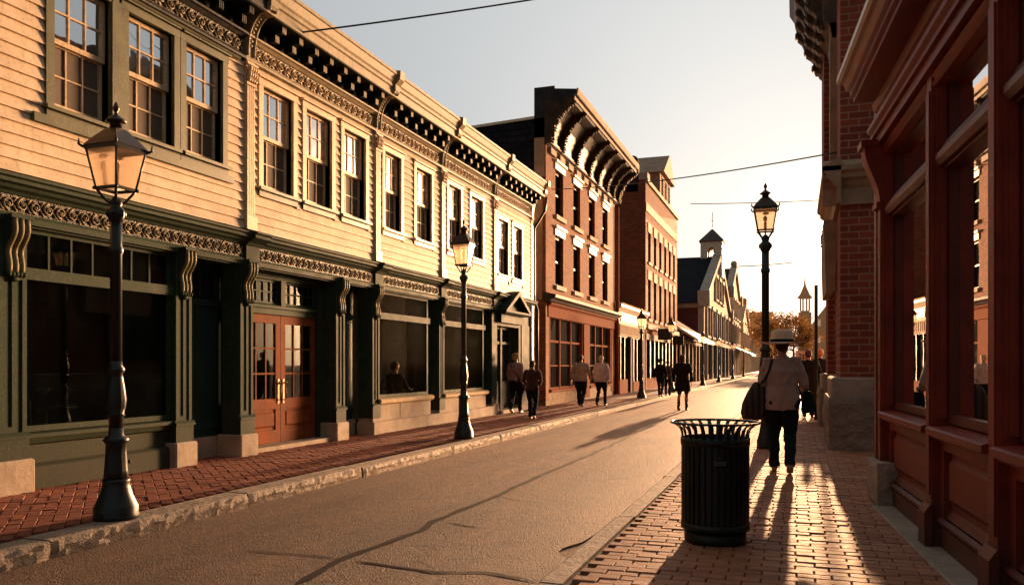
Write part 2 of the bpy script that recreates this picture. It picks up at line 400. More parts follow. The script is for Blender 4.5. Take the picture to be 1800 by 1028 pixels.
# road sheet with a broken right edge, over a gritty gutter bed
g=MB(); n=0
ys=[-8+.12*i for i in range(300)]+[28+2*i for i in range(190)]
vv=[]
for y in ys:
    jag = .0
    if 3.5<y<9.5:
        w_=noise.noise(Vector((y*.9,4,0)))*.5+noise.noise(Vector((y*3.1,1,0)))*.22+noise.noise(Vector((y*9,2,0)))*.09
        jag=max(0,.10+w_*.5)*min(1,(9.5-y)/2.5)
    vv.append((-5.1,y,0)); vv.append((-3.5,y,.02)); vv.append((-2.4,y,.012)); vv.append((-1.42-jag,y,0.0+.001))
    vv.append((-1.42-jag,y,-.03))
k=len(ys)
fs=[]
for i in range(k-1):
    for j in range(4): fs.append((i*5+j,i*5+j+1,(i+1)*5+j+1,(i+1)*5+j))
g.add(vv,fs,False); struct('road',g,asph)
g=MB(); g.box(-5.15,-1.2,-8,405,-.055,-.012); struct('gutter',g,dirt)

def strip(mb,pts,wd,z,seed=0):
    r_=random.Random(seed); L=[];
    for i,(x,y) in enumerate(pts):
        a=pts[max(0,i-1)]; b=pts[min(len(pts)-1,i+1)]; dx,dy=b[0]-a[0],b[1]-a[1]; l=math.hypot(dx,dy) or 1
        nx,ny=-dy/l,dx/l
        w=wd*(1+.5*(r_.random()-.5))
        if i in (0,len(pts)-1): w*=.2
        L.append((x+nx*w/2,y+ny*w/2)); L.append((x-nx*w/2,y-ny*w/2))
    zz=lambda x: z+ (0.02-abs(x+3.5)*.0125*(1 if x<-3.5 else .727) if x<-2.4 else .012-(x+2.4)*-.0112*0-(x+2.4)*.0112)
    v=[(x,y,zz(x)+.005) for x,y in L]
    mb.add(v,[(2*i,2*i+1,2*i+3,2*i+2) for i in range(len(pts)-1)])
def poly(pts,step=.12,wob=.03,seed=0):
    out=[]
    for a,b in zip(pts[:-1],pts[1:]):
        l=math.hypot(b[0]-a[0],b[1]-a[1]); m_=max(1,int(l/step))
        for i in range(m_):
            t_=i/m_; x=a[0]+(b[0]-a[0])*t_; y=a[1]+(b[1]-a[1])*t_
            out.append((x+wob*noise.noise(Vector((x*2+seed,y*2,seed))),y+wob*noise.noise(Vector((x*2,y*2+seed,9)))))
    out.append(pts[-1]); return out

PX_F=1440.; TH=math.atan(500/1440.); CS,SN=math.cos(TH),math.sin(TH)
def gp(px,py,z=0):
    d=PX_F*(1.4-z)/(py-641); l=(px-900)/PX_F*d
    return (l*CS-d*SN, l*SN+d*CS)
g=MB()
main=poly([gp(520,1032),gp(600,987),gp(740,935),gp(760,920),gp(860,880),gp(950,838),gp(1040,800),gp(1120,762)],seed=1)
strip(g,main,.065,0,1)
for i,(pl,w_) in enumerate([([(415,970),(480,976),(560,983),(600,987)],.03),([(625,990),(700,1000),(760,1008),(850,1008),(905,1018),(950,1024)],.035),([(780,920),(830,928),(870,932)],.025),([(868,873),(905,880),(940,885)],.02)]):
    strip(g,poly([gp(*p) for p in pl],seed=i+5),w_,0,i+4)
struct('road_crack_seal',g,tar)

# kerbs: rough granite blocks
def kerb_line(xf,xb,y0,y1,seed,rough):
    mb=MB(); r_=random.Random(seed); y=y0
    sg=1 if xb>xf else -1
    while y<y1:
        L=r_.uniform(2.2,3.1); e=y+L-.018; n_=int(L/ (.06 if y<22 else .4)); rows=[]
        if n_<2:n_=2
        off=r_.uniform(-.012,.012); zt=KZ+r_.uniform(-.006,.006)
        prof=[(0,-.05),(0,.02),(0,.05),(0,.08),(0.012,zt-.012),(.035,zt),(.1,zt+.001),(abs(xb-xf),zt),(abs(xb-xf),-.05)]
        v=[]
        for i in range(n_+1):
            yy=y+(e-y)*i/n_
            en=.012 if i in (0,n_) else 0
            for q,(a,z) in enumerate(prof):
                d_=0;dz=0
                if 1<=q<=4: d_=rough*(noise.noise(Vector((yy*7,z*30,seed)))+.6*noise.noise(Vector((yy*22,z*60,seed+3))))+en
                if q in(3,4,5): dz=rough*.5*noise.noise(Vector((yy*9,3,seed)))
                if q in(6,): dz=.002*noise.noise(Vector((yy*6,5,seed)))
                x=xf+sg*(a+off+d_)
                v.append((x,yy,z+dz))
        m_=len(prof); f=[]
        for i in range(n_):
            for q in range(m_-1): f.append((i*m_+q,i*m_+q+1,(i+1)*m_+q+1,(i+1)*m_+q))
        f.append(tuple(range(m_))); f.append(tuple(n_*m_+q for q in range(m_-1,-1,-1)))
        mb.add(v,f); y+=L
    return mb
a=kerb_line(-5.08,-5.36,-6,120,11,.015); b=kerb_line(-1.44,-1.275,-6,120,23,.008)
struct('kerb',a,granite); struct('right_kerb',b,stone('pale_granite_kerb',(.42,.32,.23),.75,1,1.6,.015))

# brick pavements: real bricks, jointed
def brick_unit(mb,cx,cy,L,W,ang,r_,z=KZ):
    g_=.0035; hl,hw=L/2-g_,W/2-g_; c=.005
    zt=z+r_.uniform(-.004,.004); tx,ty=r_.uniform(-.012,.012),r_.uniform(-.018,.018)
    ca,sa=math.cos(ang),math.sin(ang); v=[]
    for (dx,dy,dz) in ((-hl,-hw,-.03),(hl,-hw,-.03),(hl,hw,-.03),(-hl,hw,-.03),(-hl,-hw,-c),(hl,-hw,-c),(hl,hw,-c),(-hl,hw,-c),(-hl+c,-hw+c,0),(hl-c,-hw+c,0),(hl-c,hw-c,0),(-hl+c,hw-c,0)):
        v.append((cx+dx*ca-dy*sa,cy+dx*sa+dy*ca,zt+dz+(dx*tx+dy*ty if dz>-.02 else 0)))
    f=[(8,9,10,11)]
    for k0 in (0,4):
        for i in range(4):
            j=(i+1)%4; f.append((k0+i,k0+j,k0+4+j,k0+4+i))
    mb.add(v,f)
r_=random.Random(5)
g=MB(); bl,bw=.2,.1
y=-1.0; row=0
while y<26:
    x=-1.2; off=(row%2)*bl/2 + r_.uniform(-.01,.01)
    x=-1.2-off
    while x<2.4:
        cx=x+bl/2
        if x>-1.25 or x+bl>-1.17:
            x0=max(x,-1.262); brick_unit(g,(x0+x+bl)/2,y+bw/2,x+bl-x0,bw,r_.uniform(-.012,.012),r_)
        x+=bl
    y+=bw; row+=1
struct('right_pavement_bricks',g,pave_r)
g=MB(); g.box(-1.28,2.6,-8,400,-.05,KZ-.018); g.box(-7.9,-5.34,-8,400,-.05,KZ-.018); struct('pavement_bed',g,grout)
# herringbone on the far pavement
g=MB(); u=.105; ang=R(45); ca,sa=math.cos(ang),math.sin(ang)
rng=range(-60,340)
def inl(x,y): return -7.75<x<-5.4 and 1.5<y<30
for i in range(-80,330):
    for j in range(-130,330):
        k=(i-j)%4
        if k==0: c_=(i+1,j+.5); hor=True
        elif k==3: c_=(i+.5,j+1); hor=False
        else: continue
        X=(c_[0]*ca-c_[1]*sa)*u-6; Y=(c_[0]*sa+c_[1]*ca)*u+0
        if inl(X,Y): brick_unit(g,X,Y,2*u,u,ang+(0 if hor else PI/2)+r_.uniform(-.015,.015),r_)
struct('left_pavement_bricks',g,pave_l)
def pave_flat():
    t=NT('distant_brick_paving'); co=t.coord(); b=t.node('ShaderNodeTexBrick'); t.L(co,b.inputs['Vector']); b.inputs['Scale'].default_value=1
    b.inputs['Brick Width'].default_value=.2; b.inputs['Row Height'].default_value=.1; b.inputs['Mortar Size'].default_value=.006
    b.inputs['Color1'].default_value=(.24,.09,.055,1); b.inputs['Color2'].default_value=(.16,.06,.04,1); b.inputs['Mortar'].default_value=(.05,.03,.02,1)
    t.bsdf(b.outputs['Color'],.6,t.bump(t.noise(co,9,5),.5,.01)); return t.m
pf=pave_flat()
g=MB(); g.box(-7.9,-5.36,30.05,400,.09,KZ-.002); g.box(-1.22,12,26.1,400,.09,KZ-.002); g.box(-7.9,-5.36,-8,1.4,.09,KZ-.002); struct('distant_pavement',g,pf)

# ------------------------------------------------------------------ facade helpers (left side: wall plane X=XW, facing +X)
XW=-7.3
def W(w): return XW+w
def wall_holes(mb,w0,w1,y0,y1,z0,z1,holes):
    ys=sorted({y0,y1,*[h[0] for h in holes],*[h[1] for h in holes]}); zs=sorted({z0,z1,*[h[2] for h in holes],*[h[3] for h in holes]})
    for a,b in zip(ys[:-1],ys[1:]):
        for c,d in zip(zs[:-1],zs[1:]):
            if a<y0-1e-6 or b>y1+1e-6 or c<z0-1e-6 or d>z1+1e-6: continue
            my,mz=(a+b)/2,(c+d)/2
            if any(h[0]<my<h[1] and h[2]<mz<h[3] for h in holes): continue
            mb.box(w0,w1,a,b,c,d)
def clap(mb,y0,y1,z0,z1,holes,sp=.125):
    z=z0
    while z<z1-.01:
        zt=min(z+sp+.012,z1+.012); iv=[(y0,y1)]
        for h in holes:
            if h[2]<z+sp and h[3]>z:
                nv=[]
                for a,b in iv:
                    if h[1]<=a or h[0]>=b: nv.append((a,b)); continue
                    if h[0]>a: nv.append((a,h[0]))
                    if h[1]<b: nv.append((h[1],b))
                iv=nv
        for a,b in iv:
            # butt joints between boards
            js=[a]; 
            if b-a>1.6: js.append(a+(b-a)*random.uniform(.3,.7))
            js.append(b)
            for p,q in zip(js[:-1],js[1:]):
                dw=random.uniform(-.0015,.0015)
                mb.prism([(W(0),z),(W(.034+dw),z),(W(.034+dw),z+.005),(W(.004),zt),(W(0),zt)],p+.0008,q-.0008)
        z+=sp
def sash_window(root,ya,yb,za,zb,trim,sashm,cols=3,rows=2,sill=True,cw=.1,low=None,deep=.11,scr=True):
    """double-hung window in a hole ya..yb, za..zb (world coordinates)"""
    fr=MB()
    fr.box(W(-.02),W(.045),ya-cw,ya,za-.02,zb); fr.box(W(-.02),W(.045),yb,yb+cw,za-.02,zb)
    fr.box(W(-.02),W(.05),ya-cw-.01,yb+cw+.01,zb,zb+cw); fr.prism([(W(0),zb+cw),(W(.085),zb+cw),(W(.085),zb+cw+.02),(W(0),zb+cw+.05)],ya-cw-.03,yb+cw+.03)
    # reveals
    fr.box(W(-deep-.04),W(-.02),ya-.03,ya,za,zb); fr.box(W(-deep-.04),W(-.02),yb,yb+.03,za,zb); fr.box(W(-deep-.04),W(-.02),ya-.03,yb+.03,zb,zb+.03)
    win=obj('window',fr,trim,root)
    if sill:
        s_=MB(); s_.prism([(W(-deep),za),(W(.1),za-.035),(W(.1),za-.075),(W(-deep),za-.075)],ya-cw-.03,yb+cw+.03)
        s_.box(W(.0),W(.05),ya-cw,yb+cw,za-.16,za-.076); obj('sill',s_,trim if low is None else low,win)
    zm=(za+zb)/2-.01
    def sash(nm,z0,z1,wf,c_,r_):
        m_=MB(); st=.045; w0,w1=W(wf-.04),W(wf)
        m_.box(w0,w1,ya,ya+st,z0,z1); m_.box(w0,w1,yb-st,yb,z0,z1); m_.box(w0,w1,ya+st,yb-st,z1-st,z1); m_.box(w0,w1,ya+st,yb-st,z0,z0+st*1.2)
        for i in range(1,c_):
            y_=ya+st+(yb-ya-2*st)*i/c_; m_.box(W(wf-.03),W(wf-.004),y_-.009,y_+.009,z0+st*1.2,z1-st)
        for i in range(1,r_):
            z_=z0+st+(z1-z0-2*st)*i/r_; m_.box(W(wf-.028),W(wf-.006),ya+st,yb-st,z_-.009,z_+.009)
        o_=obj(nm,m_,sashm,win)
        return o_
    sash('upper_sash',zm,zb,-.045,cols,rows); sash('lower_sash',za,zm+.03,-.088,cols,rows)
    g_=MB(); g_.box(W(-.072),W(-.068),ya+.04,yb-.04,zm+.03,zb-.03); obj('upper_glass',g_,sky_glass,win)
    g_=MB(); g_.box(W(-.113),W(-.109),ya+.04,yb-.04,za+.03,zm+.01); obj('lower_glass',g_,screen if scr else far_glass,win)
    return win
def scroll_console(root,yc,width,z0,z1,wbase,m,proj=.075,nm='console'):
    mb=MB(); H_=z1-z0
    def curve(t_):  # S-shape, top projecting, bottom tucked then flicks out
        return wbase+.035+proj*(.5+.5*math.cos(PI*min(1,t_*1.15)))*1.0+ .03*math.sin(PI*t_*1.0)*math.sin(2.6*PI*t_)
    pts=[(curve(i/14),z1-H_*i/14) for i in range(15)]
    prof=[(W(wbase-.01),z1)]+[(W(a),z) for a,z in pts]+[(W(wbase-.01),z0)]
    mb.prism(prof,yc-width/2,yc+width/2)
    body=mb; mb=MB()
    for k in range(3):
        yy=yc+(k-1)*width*.32
        mb.loft([(W(a+.006),yy,z) for a,z in pts],width*.13,8,side=(0,1,0))
    ribs=mb; mb=body
    mb.box(W(wbase),W(wbase+.07+proj),yc-width/2-.015,yc+width/2+.015,z1,z1+.035)
    # little acanthus drop
    for k in range(-2,3): mb.ball((W(wbase+.05),yc+k*width*.19,z0-.012),(.035,width*.12,.03),8,6)
    mb.ball((W(wbase+.03),yc,z0-.05),(.03,width*.25,.035),8,6)
    q=obj(nm,mb,m,root); obj('fluting',ribs,gold_olive,q)
    return q
def shop_pilaster(root,y0,y1,zb,zt,m,console=True,plinth=True,w=0.0,pm=None):
    mb=MB(); mb.box(W(w-.3),W(w),y0,y1,zb,zt)
    q=(y1-y0)
    mb.box(W(w),W(w+.016),y0,y0+.05,zb+.28,zt-.05)
    mb.box(W(w),W(w+.016),y1-.05,y1,zb+.28,zt-.05)
    mb.box(W(w),W(w+.016),(y0+y1)/2-.015,(y0+y1)/2+.015,zb+.34,zt-.62)
    mb.box(W(w),W(w+.0155),y0+.05,y1-.05,zt-.62,zt-.05)
    mb.box(W(w),W(w+.03),y0-.015,y1+.015,zb,zb+.22); mb.prism([(W(w),zb+.22),(W(w+.05),zb+.22),(W(w+.05),zb+.245),(W(w+.015),zb+.28),(W(w),zb+.28)],y0-.03,y1+.03)
    p=obj('pilaster',mb,m,root)
    if plinth:
        s_=MB(); s_.cbox(W(-.35),W(w+.07),y0-.06,y1+.06,KZ-.05,zb+.012,.02); obj('plinth_block',s_,limestone,root)
    if console: scroll_console(root,(y0+y1)/2,q*.72,zt-.56,zt-.03,w,pm or m)
    return p
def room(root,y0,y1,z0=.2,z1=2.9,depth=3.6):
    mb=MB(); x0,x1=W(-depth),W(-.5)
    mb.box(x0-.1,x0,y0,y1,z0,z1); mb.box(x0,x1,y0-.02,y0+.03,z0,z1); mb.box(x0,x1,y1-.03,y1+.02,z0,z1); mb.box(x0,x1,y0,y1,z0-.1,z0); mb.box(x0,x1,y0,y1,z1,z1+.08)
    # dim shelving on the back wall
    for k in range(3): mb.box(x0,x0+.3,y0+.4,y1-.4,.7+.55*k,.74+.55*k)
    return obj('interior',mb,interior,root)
def shop_window(root,y0,y1,z0,z1,trim,bar=None,panes=1,zbar=2.26,wf=-.07,gl=None):
    gl=gl or shop_glass
    """big display window with a transom row above"""
    m_=MB(); a,b=W(wf-.05),W(wf)
    m_.box(a,b,y0,y0+.06,z0,z1); m_.box(a,b,y1-.06,y1,z0,z1); m_.box(a,b,y0+.06,y1-.06,z1-.05,z1); m_.box(a,b,y0+.06,y1-.06,z0,z0+.06)
    m_.box(a-.005,W(wf+.05),y0,y1,zbar,zbar+.12)
    for i in range(1,panes):
        y_=y0+.06+(y1-y0-.12)*i/panes; m_.box(a,b-.01,y_-.012,y_+.012,zbar+.12,z1-.05)
    w_=obj('shop_window',m_,trim,root)
    g_=MB(); g_.box(W(wf-.03),W(wf-.024),y0+.05,y1-.05,z0+.05,zbar); obj('display_glass',g_,gl,w_)
    g_=MB(); g_.box(W(wf-.03),W(wf-.024),y0+.05,y1-.05,zbar+.12,z1-.04); obj('transom_glass',g_,gl,w_)
    return w_
def scrollwork(root,parent,y0,y1,zc,h,w,m):
    mb=MB(); n=max(1,int((y1-y0)/(h*.92))); st=(y1-y0)/n; wave=[]
    for i in range(n):
        yc=y0+st*(i+.5); up=1 if i%2 else -1; pts=[]
        for k in range(13):
            t_=k/12; a=up*(PI*.5)+up*t_*PI*2.6; rr=h*(.40-.33*t_); pts.append((W(w),yc+rr*math.cos(a)*1.05,zc+rr*math.sin(a)))
        mb.loft(pts,[h*.075*(1-.4*k/12) for k in range(13)],4,side=(1,0,0)); mb.ball((W(w),yc,zc),(h*.09,h*.09,h*.09),6,4)
        for q in (-1,1):
            mb.loft([(W(w),yc+st*.32,zc+q*h*.12),(W(w),yc+st*.5,zc+q*h*.36),(W(w),yc+st*.66,zc+q*h*.42)],[h*.07,h*.06,h*.02],4,side=(1,0,0))
    return obj('scrollwork',mb,m,parent)
def entab(root,y0,y1,trim,frz,end=.0):
    """shopfront entablature: carved frieze between mouldings, cornice above"""
    mb=MB()
    mb.box(W(-.3),W(.0),y0,y1,2.78,3.24)
    mb.prism([(W(0),2.8),(W(.05),2.8),(W(.05),2.86),(W(.03),2.895),(W(0),2.895)],y0,y1)
    mb.prism([(W(0),3.075),(W(.03),3.075),(W(.05),3.1),(W(.1),3.12),(W(.12),3.15),(W(.17),3.165),(W(.17),3.2),(W(.2),3.215),(W(.2),3.235),(W(0),3.30)],y0,y1)
    # raised block over the pilaster
    mb.box(W(.0),W(.06),y0,y0+.3,2.79,3.08)
    mb.prism([(W(0),3.072),(W(.09),3.072),(W(.11),3.1),(W(.16),3.125),(W(.23),3.16),(W(.23),3.2),(W(.26),3.22),(W(.26),3.245),(W(0),3.315)],y0-.02,y0+.33)
    e=obj('shop_cornice',mb,trim,root)
    f_=MB(); f_.box(W(0),W(.012),y0+.33,y1-.03,2.897,3.073); q=obj('carved_frieze',f_,frz,root); scrollwork(root,q,y0+.34,y1-.04,2.985,.165,.02,tarnish if frz is carv_green else cream_trim)
def top_cornice(root,y0,y1,trim,mt=None,frz=carv_cream,nmod=7):
    mb=MB()
    mb.box(W(-.3),W(.0),y0,y1,5.62,6.28)            # frieze wall
    mb.prism([(W(0),5.66),(W(.06),5.66),(W(.06),5.69),(W(.035),5.73),(W(0),5.73)],y0,y1)
    mb.prism([(W(0),5.945),(W(.03),5.945),(W(.07),5.98),(W(.1),5.99),(W(.1),6.02),(W(0),6.03)],y0,y1)
    mb.prism([(W(-.3),6.27),(W(.40),6.27),(W(.40),6.40),(W(.425),6.42),(W(.425),6.47),(W(.45),6.5),(W(.5),6.6),(W(.52),6.61),(W(.52),6.66),(W(-.3),6.72)],y0,y1)
    obj('cornice',mb,trim,root)
    f_=MB(); f_.box(W(0),W(.012),y0+.22,y1-.02,5.735,5.942); q=obj('carved_panel',f_,frz,root); scrollwork(root,q,y0+.23,y1-.04,5.838,.195,.022,tarnish if frz is carv_green else cream_trim)
    f_=MB(); f_.box(W(.0),W(.012),y0+.2,y1-.01,6.035,6.262); f_.box(W(.012),W(.385),y0+.2,y1-.01,6.258,6.267); obj('soffit_shade',f_,cove,root)  # dark sheets standing in for the shadow beneath the cornice
    L=y1-y0-.3
    for i in range(nmod):
        m2=MB(); fcs=[]; y_=y0+.3+L*(i+.5)/nmod
        for (wa,wb,za,zb) in ((.2,.32,6.16,6.269),(.06,.2,6.05,6.155)):
            m2.box(W(wa),W(wb),y_-.05,y_+.05,za,zb)
            fc=MB(); fcs.append(fc); fc.box(W(wb+.001),W(wb+.003),y_-.047,y_+.047,za+.006,zb-.006)
            for q in range(3): fc.box(W(wb+.002),W(wb+.008),y_-.045+q*.034,y_-.045+q*.034+.02,za+.01,zb-.01)
        m2.box(W(.0),W(.2),y_-.035,y_+.035,6.16,6.268)
        q=obj('modillion',m2,cove,root); [obj('reeded_face',f_,trim,q) for f_ in fcs]  # bodies coloured as if in shade, front faces kept in trim colour
    # big scroll bracket at the near end
    bk=MB(); yc=y0+.1
    cur=[]
    for i in range(15):
        t_=i/14; a_=t_*PI/2
        cur.append((.05+.38*(1-math.cos(a_))**1.15,5.72+.60*math.sin(a_)**.9 if t_>0 else 5.72))
    prof=[(W(-.02),5.62),(W(.06),5.62)]+[(W(a),z) for a,z in cur]+[(W(.46),6.36),(W(.46),6.46),(W(.55),6.55),(W(.56),6.70),(W(-.02),6.78)]
    bk.prism(prof,yc-.085,yc+.085)
    for s_ in (-1,1): bk.loft([(W(a+.012),yc+s_*.07,z) for a,z in cur],.02,8,side=(0,1,0))
    for i in range(2,13): a,z=cur[i]; bk.ball((W(a+.006),yc,z),(.018,.035,.022),8,6)
    obj('scroll_bracket',bk,trim if mt is None else mt,root)
def upper_pilaster(root,y0,m,wid=.2,zb=3.28,zt=5.62):
    mb=MB(); y1=y0+wid
    mb.box(W(-.2),W(.05),y0,y1,zb,zt)
    for k in range(4):
        a=y0+.012+k*(wid-.024)/4*1.0; mb.box(W(.05),W(.068),a,a+(wid-.024)/4-.014,zb+.2,zt-.32)
    mb.box(W(.05),W(.085),y0-.012,y1+.012,zb,zb+.2)
    mb.box(W(.05),W(.08),y0-.01,y1+.01,zt-.31,zt-.27); mb.box(W(.05),W(.1),y0-.02,y1+.02,zt-.03,zt)
    p=obj('fluted_pilaster',mb,m,root)
    c=MB()
    for r_ in range(3):
        for k in range(4):
            c.ball((W(.08+.012*r_),y0+.03+k*(wid-.06)/3,zt-.23+r_*.075),(.032,.034,.045),8,6)
    obj('carved_capital',c,m,p)
def wood_unit(name,label,y0,y1,wins,trim=cream_trim,wtrim=cream_trim,shop=green,frz=carv_cream,wall=cream,ctrim=None,nmod=7,wlow=None,near=None):
    root=thing(name,label,'building',(XW,y0,KZ))
    holes=[(a,b,c,d) for a,b,c,d in wins]
    core=MB(); wall_holes(core,W(-.25),W(-.002),y0,y1,3.24,5.63,holes)
    hb=y1-.001
    core.box(W(-9),W(-.31),y0+.001,hb,6.3,6.5)   # roof deck
    core.box(W(-9),W(-.26),y1-.25,y1-.002,3.24,6.29); core.box(W(-9),W(-.7),y1-.25,y1-.002,.1,3.24); core.box(W(-9),W(-.26),y0+.001,y0+.03,3.3,6.29) ; core.box(W(-9.2),W(-9),y0,y1,.1,6.5)
    core.box(W(-2.2),W(-2.1),y0+.05,y1-.26,3.3,6.2)
    obj('wall',core,wall,root)
    cl=MB(); clap(cl,y0+.2,y1,3.30,5.62,[(a-.1,b+.1,c-.16,d+.1) for a,b,c,d in holes]); obj('clapboards',cl,wall,root)
    upper_pilaster(root,y0,trim if near is None else near)
    for (a,b,c,d) in wins: sash_window(root,a,b,c,d,wtrim,cream_trim,low=wlow)
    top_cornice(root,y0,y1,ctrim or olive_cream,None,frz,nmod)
    entab(root,y0,y1,shop,carv_green if shop is green else carv_cream)
    return root

# ---- near green-and-cream building
B1=wood_unit('wooden_shop_building','cream clapboard building with olive triple window over wide dark green shopfront',2.2,9.57,
   [(3.1,3.9,4.1,5.46),(6.46,7.2,4.1,5.46),(7.46,8.19,4.1,5.46),(8.4,9.1,4.1,5.46)],wtrim=olive,ctrim=darktrim,wlow=olive,nmod=15,frz=carv_green)
t_=MB(); t_.box(W(.046),W(.056),7.21,7.35,4.0,5.5); t_.box(W(0),W(.07),6.2,9.3,3.86,3.95); t_.box(W(-.02),W(.044),7.31,7.35,4.0,5.46)
t_.prism([(W(0),5.585),(W(.09),5.585),(W(.11),5.61),(W(.0),5.655)],6.2,9.4); obj('window_surround',t_,olive,B1)
m=MB(); m.box(W(-.2),W(-.1),6.16,8.25,KZ,.68); m.box(W(-.1),W(-.03),6.16,8.24,KZ,.36); m.prism([(W(-.1),.36),(W(-.03),.36),(W(-.06),.39),(W(-.1),.39)],6.16,8.24)
m.prism([(W(-.17),.66),(W(.0),.66),(W(.0),.70),(W(-.17),.73)],6.16,8.25); m.prism([(W(-.1),.58),(W(-.05),.6),(W(-.02),.66),(W(-.1),.66)],6.16,8.25)
m.box(W(-.2),W(-.1),2.4,5.88,KZ,.68); m.box(W(-.1),W(-.03),2.4,5.88,KZ,.36); m.prism([(W(-.17),.66),(W(.0),.66),(W(.0),.70),(W(-.17),.73)],2.4,5.88)
m.ball((W(-.03),7.55,.28),(.012,.025,.025),8,6)
obj('bulkhead',m,green,B1)
shop_window(B1,6.16,8.25,.72,2.79,green,panes=7,gl=near_glass); shop_window(B1,2.5,5.88,.72,2.79,green,panes=8,gl=near_glass)
shop_pilaster(B1,5.86,6.16,.45,2.86,green,pm=green); shop_pilaster(B1,8.25,8.53,.42,2.86,green); shop_pilaster(B1,2.2,2.48,.42,2.86,green)
def recess(root,y0,y1,zt=2.3,w=-.42,panes=3):
    mb=MB(); k=int((y1-y0)/.11)
    for i in range(k):
        a=y0+(y1-y0)*i/k; mb.box(W(w-.03),W(w+(.006 if i%2 else .002)),a+.002,a+(y1-y0)/k-.002,.4,zt-.09)
    mb.box(W(w-.05),W(w-.031),y0,y1,.3,zt); mb.box(W(w),W(w+.03),y0,y1,.52,.6)
    obj('plank_panel',mb,green_dk,root)
    f=MB(); f.box(W(w-.05),W(w+.04),y0,y1,zt-.09,zt); f.box(W(w-.05),W(w+.02),y0,y0+.1,zt,2.79); f.box(W(w-.05),W(w+.02),y1-.1,y1,zt,2.79); f.box(W(w-.05),W(w+.02),y0+.1,y1-.1,2.7,2.79)
    for i in range(1,panes):
        y_=y0+.1+(y1-y0-.2)*i/panes; f.box(W(w-.03),W(w+.01),y_-.012,y_+.012,zt,2.7)
    o_=obj('transom_frame',f,green_dk,root); g_=MB(); g_.box(W(w-.025),W(w-.02),y0+.08,y1-.08,zt,2.72); obj('transom_glass',g_,far_glass,o_)
    s_=MB(); s_.box(W(w-.1),W(w+.07),y0,y1,KZ-.04,.41); obj('stone_base',s_,limestone,root)
recess(B1,8.53,9.57)
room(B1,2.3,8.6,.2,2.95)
for (yy,xx) in ((6.5,-8.6),(7.3,-9.4)):
    lp=thing('pendant_lamp','small warm pendant lamp inside the green shop, '+('nearer the glass' if xx>-9 else 'deeper in the room'),'lamp',(xx,yy,2.95))
    c=MB(); c.loft([(0,0,0),(0,0,-.62)],.006,6); obj('cord',c,black,lp,True)
    s_=MB(); s_.lathe([(.02,-.6),(.05,-.63),(.12,-.72)],0,0,16,False); obj('lamp_shade',s_,black,lp,True)
    s_=MB(); s_.ball((0,0,-.7),.03); obj('bulb',s_,plain('warm_bulb',(1,.7,.4),.4,emit=(1,.55,.2),es=14),lp,True)

# ---- building with the double doors
B2=wood_unit('wooden_shop_building','cream clapboard building with three upper windows above brown double doors and green recess',9.57,13.28,
   [(9.98,10.73,3.98,5.42),(11.08,11.83,3.98,5.42),(12.22,12.96,3.98,5.42)],wlow=olive,nmod=8,near=cream_trim)
shop_pilaster(B2,9.5,9.78,.42,2.86,green); shop_pilaster(B2,12.0,12.28,.42,2.86,green)
recess(B2,12.28,13.27,2.3,-.42,2)
# doors
f=MB(); dw=-.3
f.box(W(dw-.1),W(dw+.05),9.78,9.92,KZ,2.79); f.box(W(dw-.1),W(dw+.05),11.86,12.0,KZ,2.79); f.box(W(dw-.1),W(dw+.04),9.92,11.86,2.17,2.27); f.box(W(dw-.1),W(dw+.03),9.92,11.86,2.7,2.79); f.box(W(dw-.1),W(dw+.06),10.82,10.94,2.27,2.7)
f.prism([(W(dw),2.27),(W(dw+.08),2.26),(W(dw+.08),2.3),(W(dw),2.33)],9.92,11.86)
dfr=obj('door_frame',f,green,B2)
f=MB()
for (a,b) in ((9.95,10.80),(10.96,11.83)):
    f.box(W(dw-.03),W(dw),a,b,2.33,2.36); f.box(W(dw-.03),W(dw),a,b,2.66,2.69); f.box(W(dw-.03),W(dw),a,a+.04,2.36,2.66); f.box(W(dw-.03),W(dw),b-.04,b,2.36,2.66)
    for i in range(1,5): y_=a+(b-a)*i/5; f.box(W(dw-.03),W(dw-.005),y_-.01,y_+.01,2.36,2.66)
    f.box(W(dw-.03),W(dw-.007),a,b,2.5,2.52)
o_=obj('fanlight_bars',f,green,B2); g_=MB(); g_.box(W(dw-.03),W(dw-.025),9.93,11.85,2.3,2.7); obj('fanlight_glass',g_,near_glass,o_)
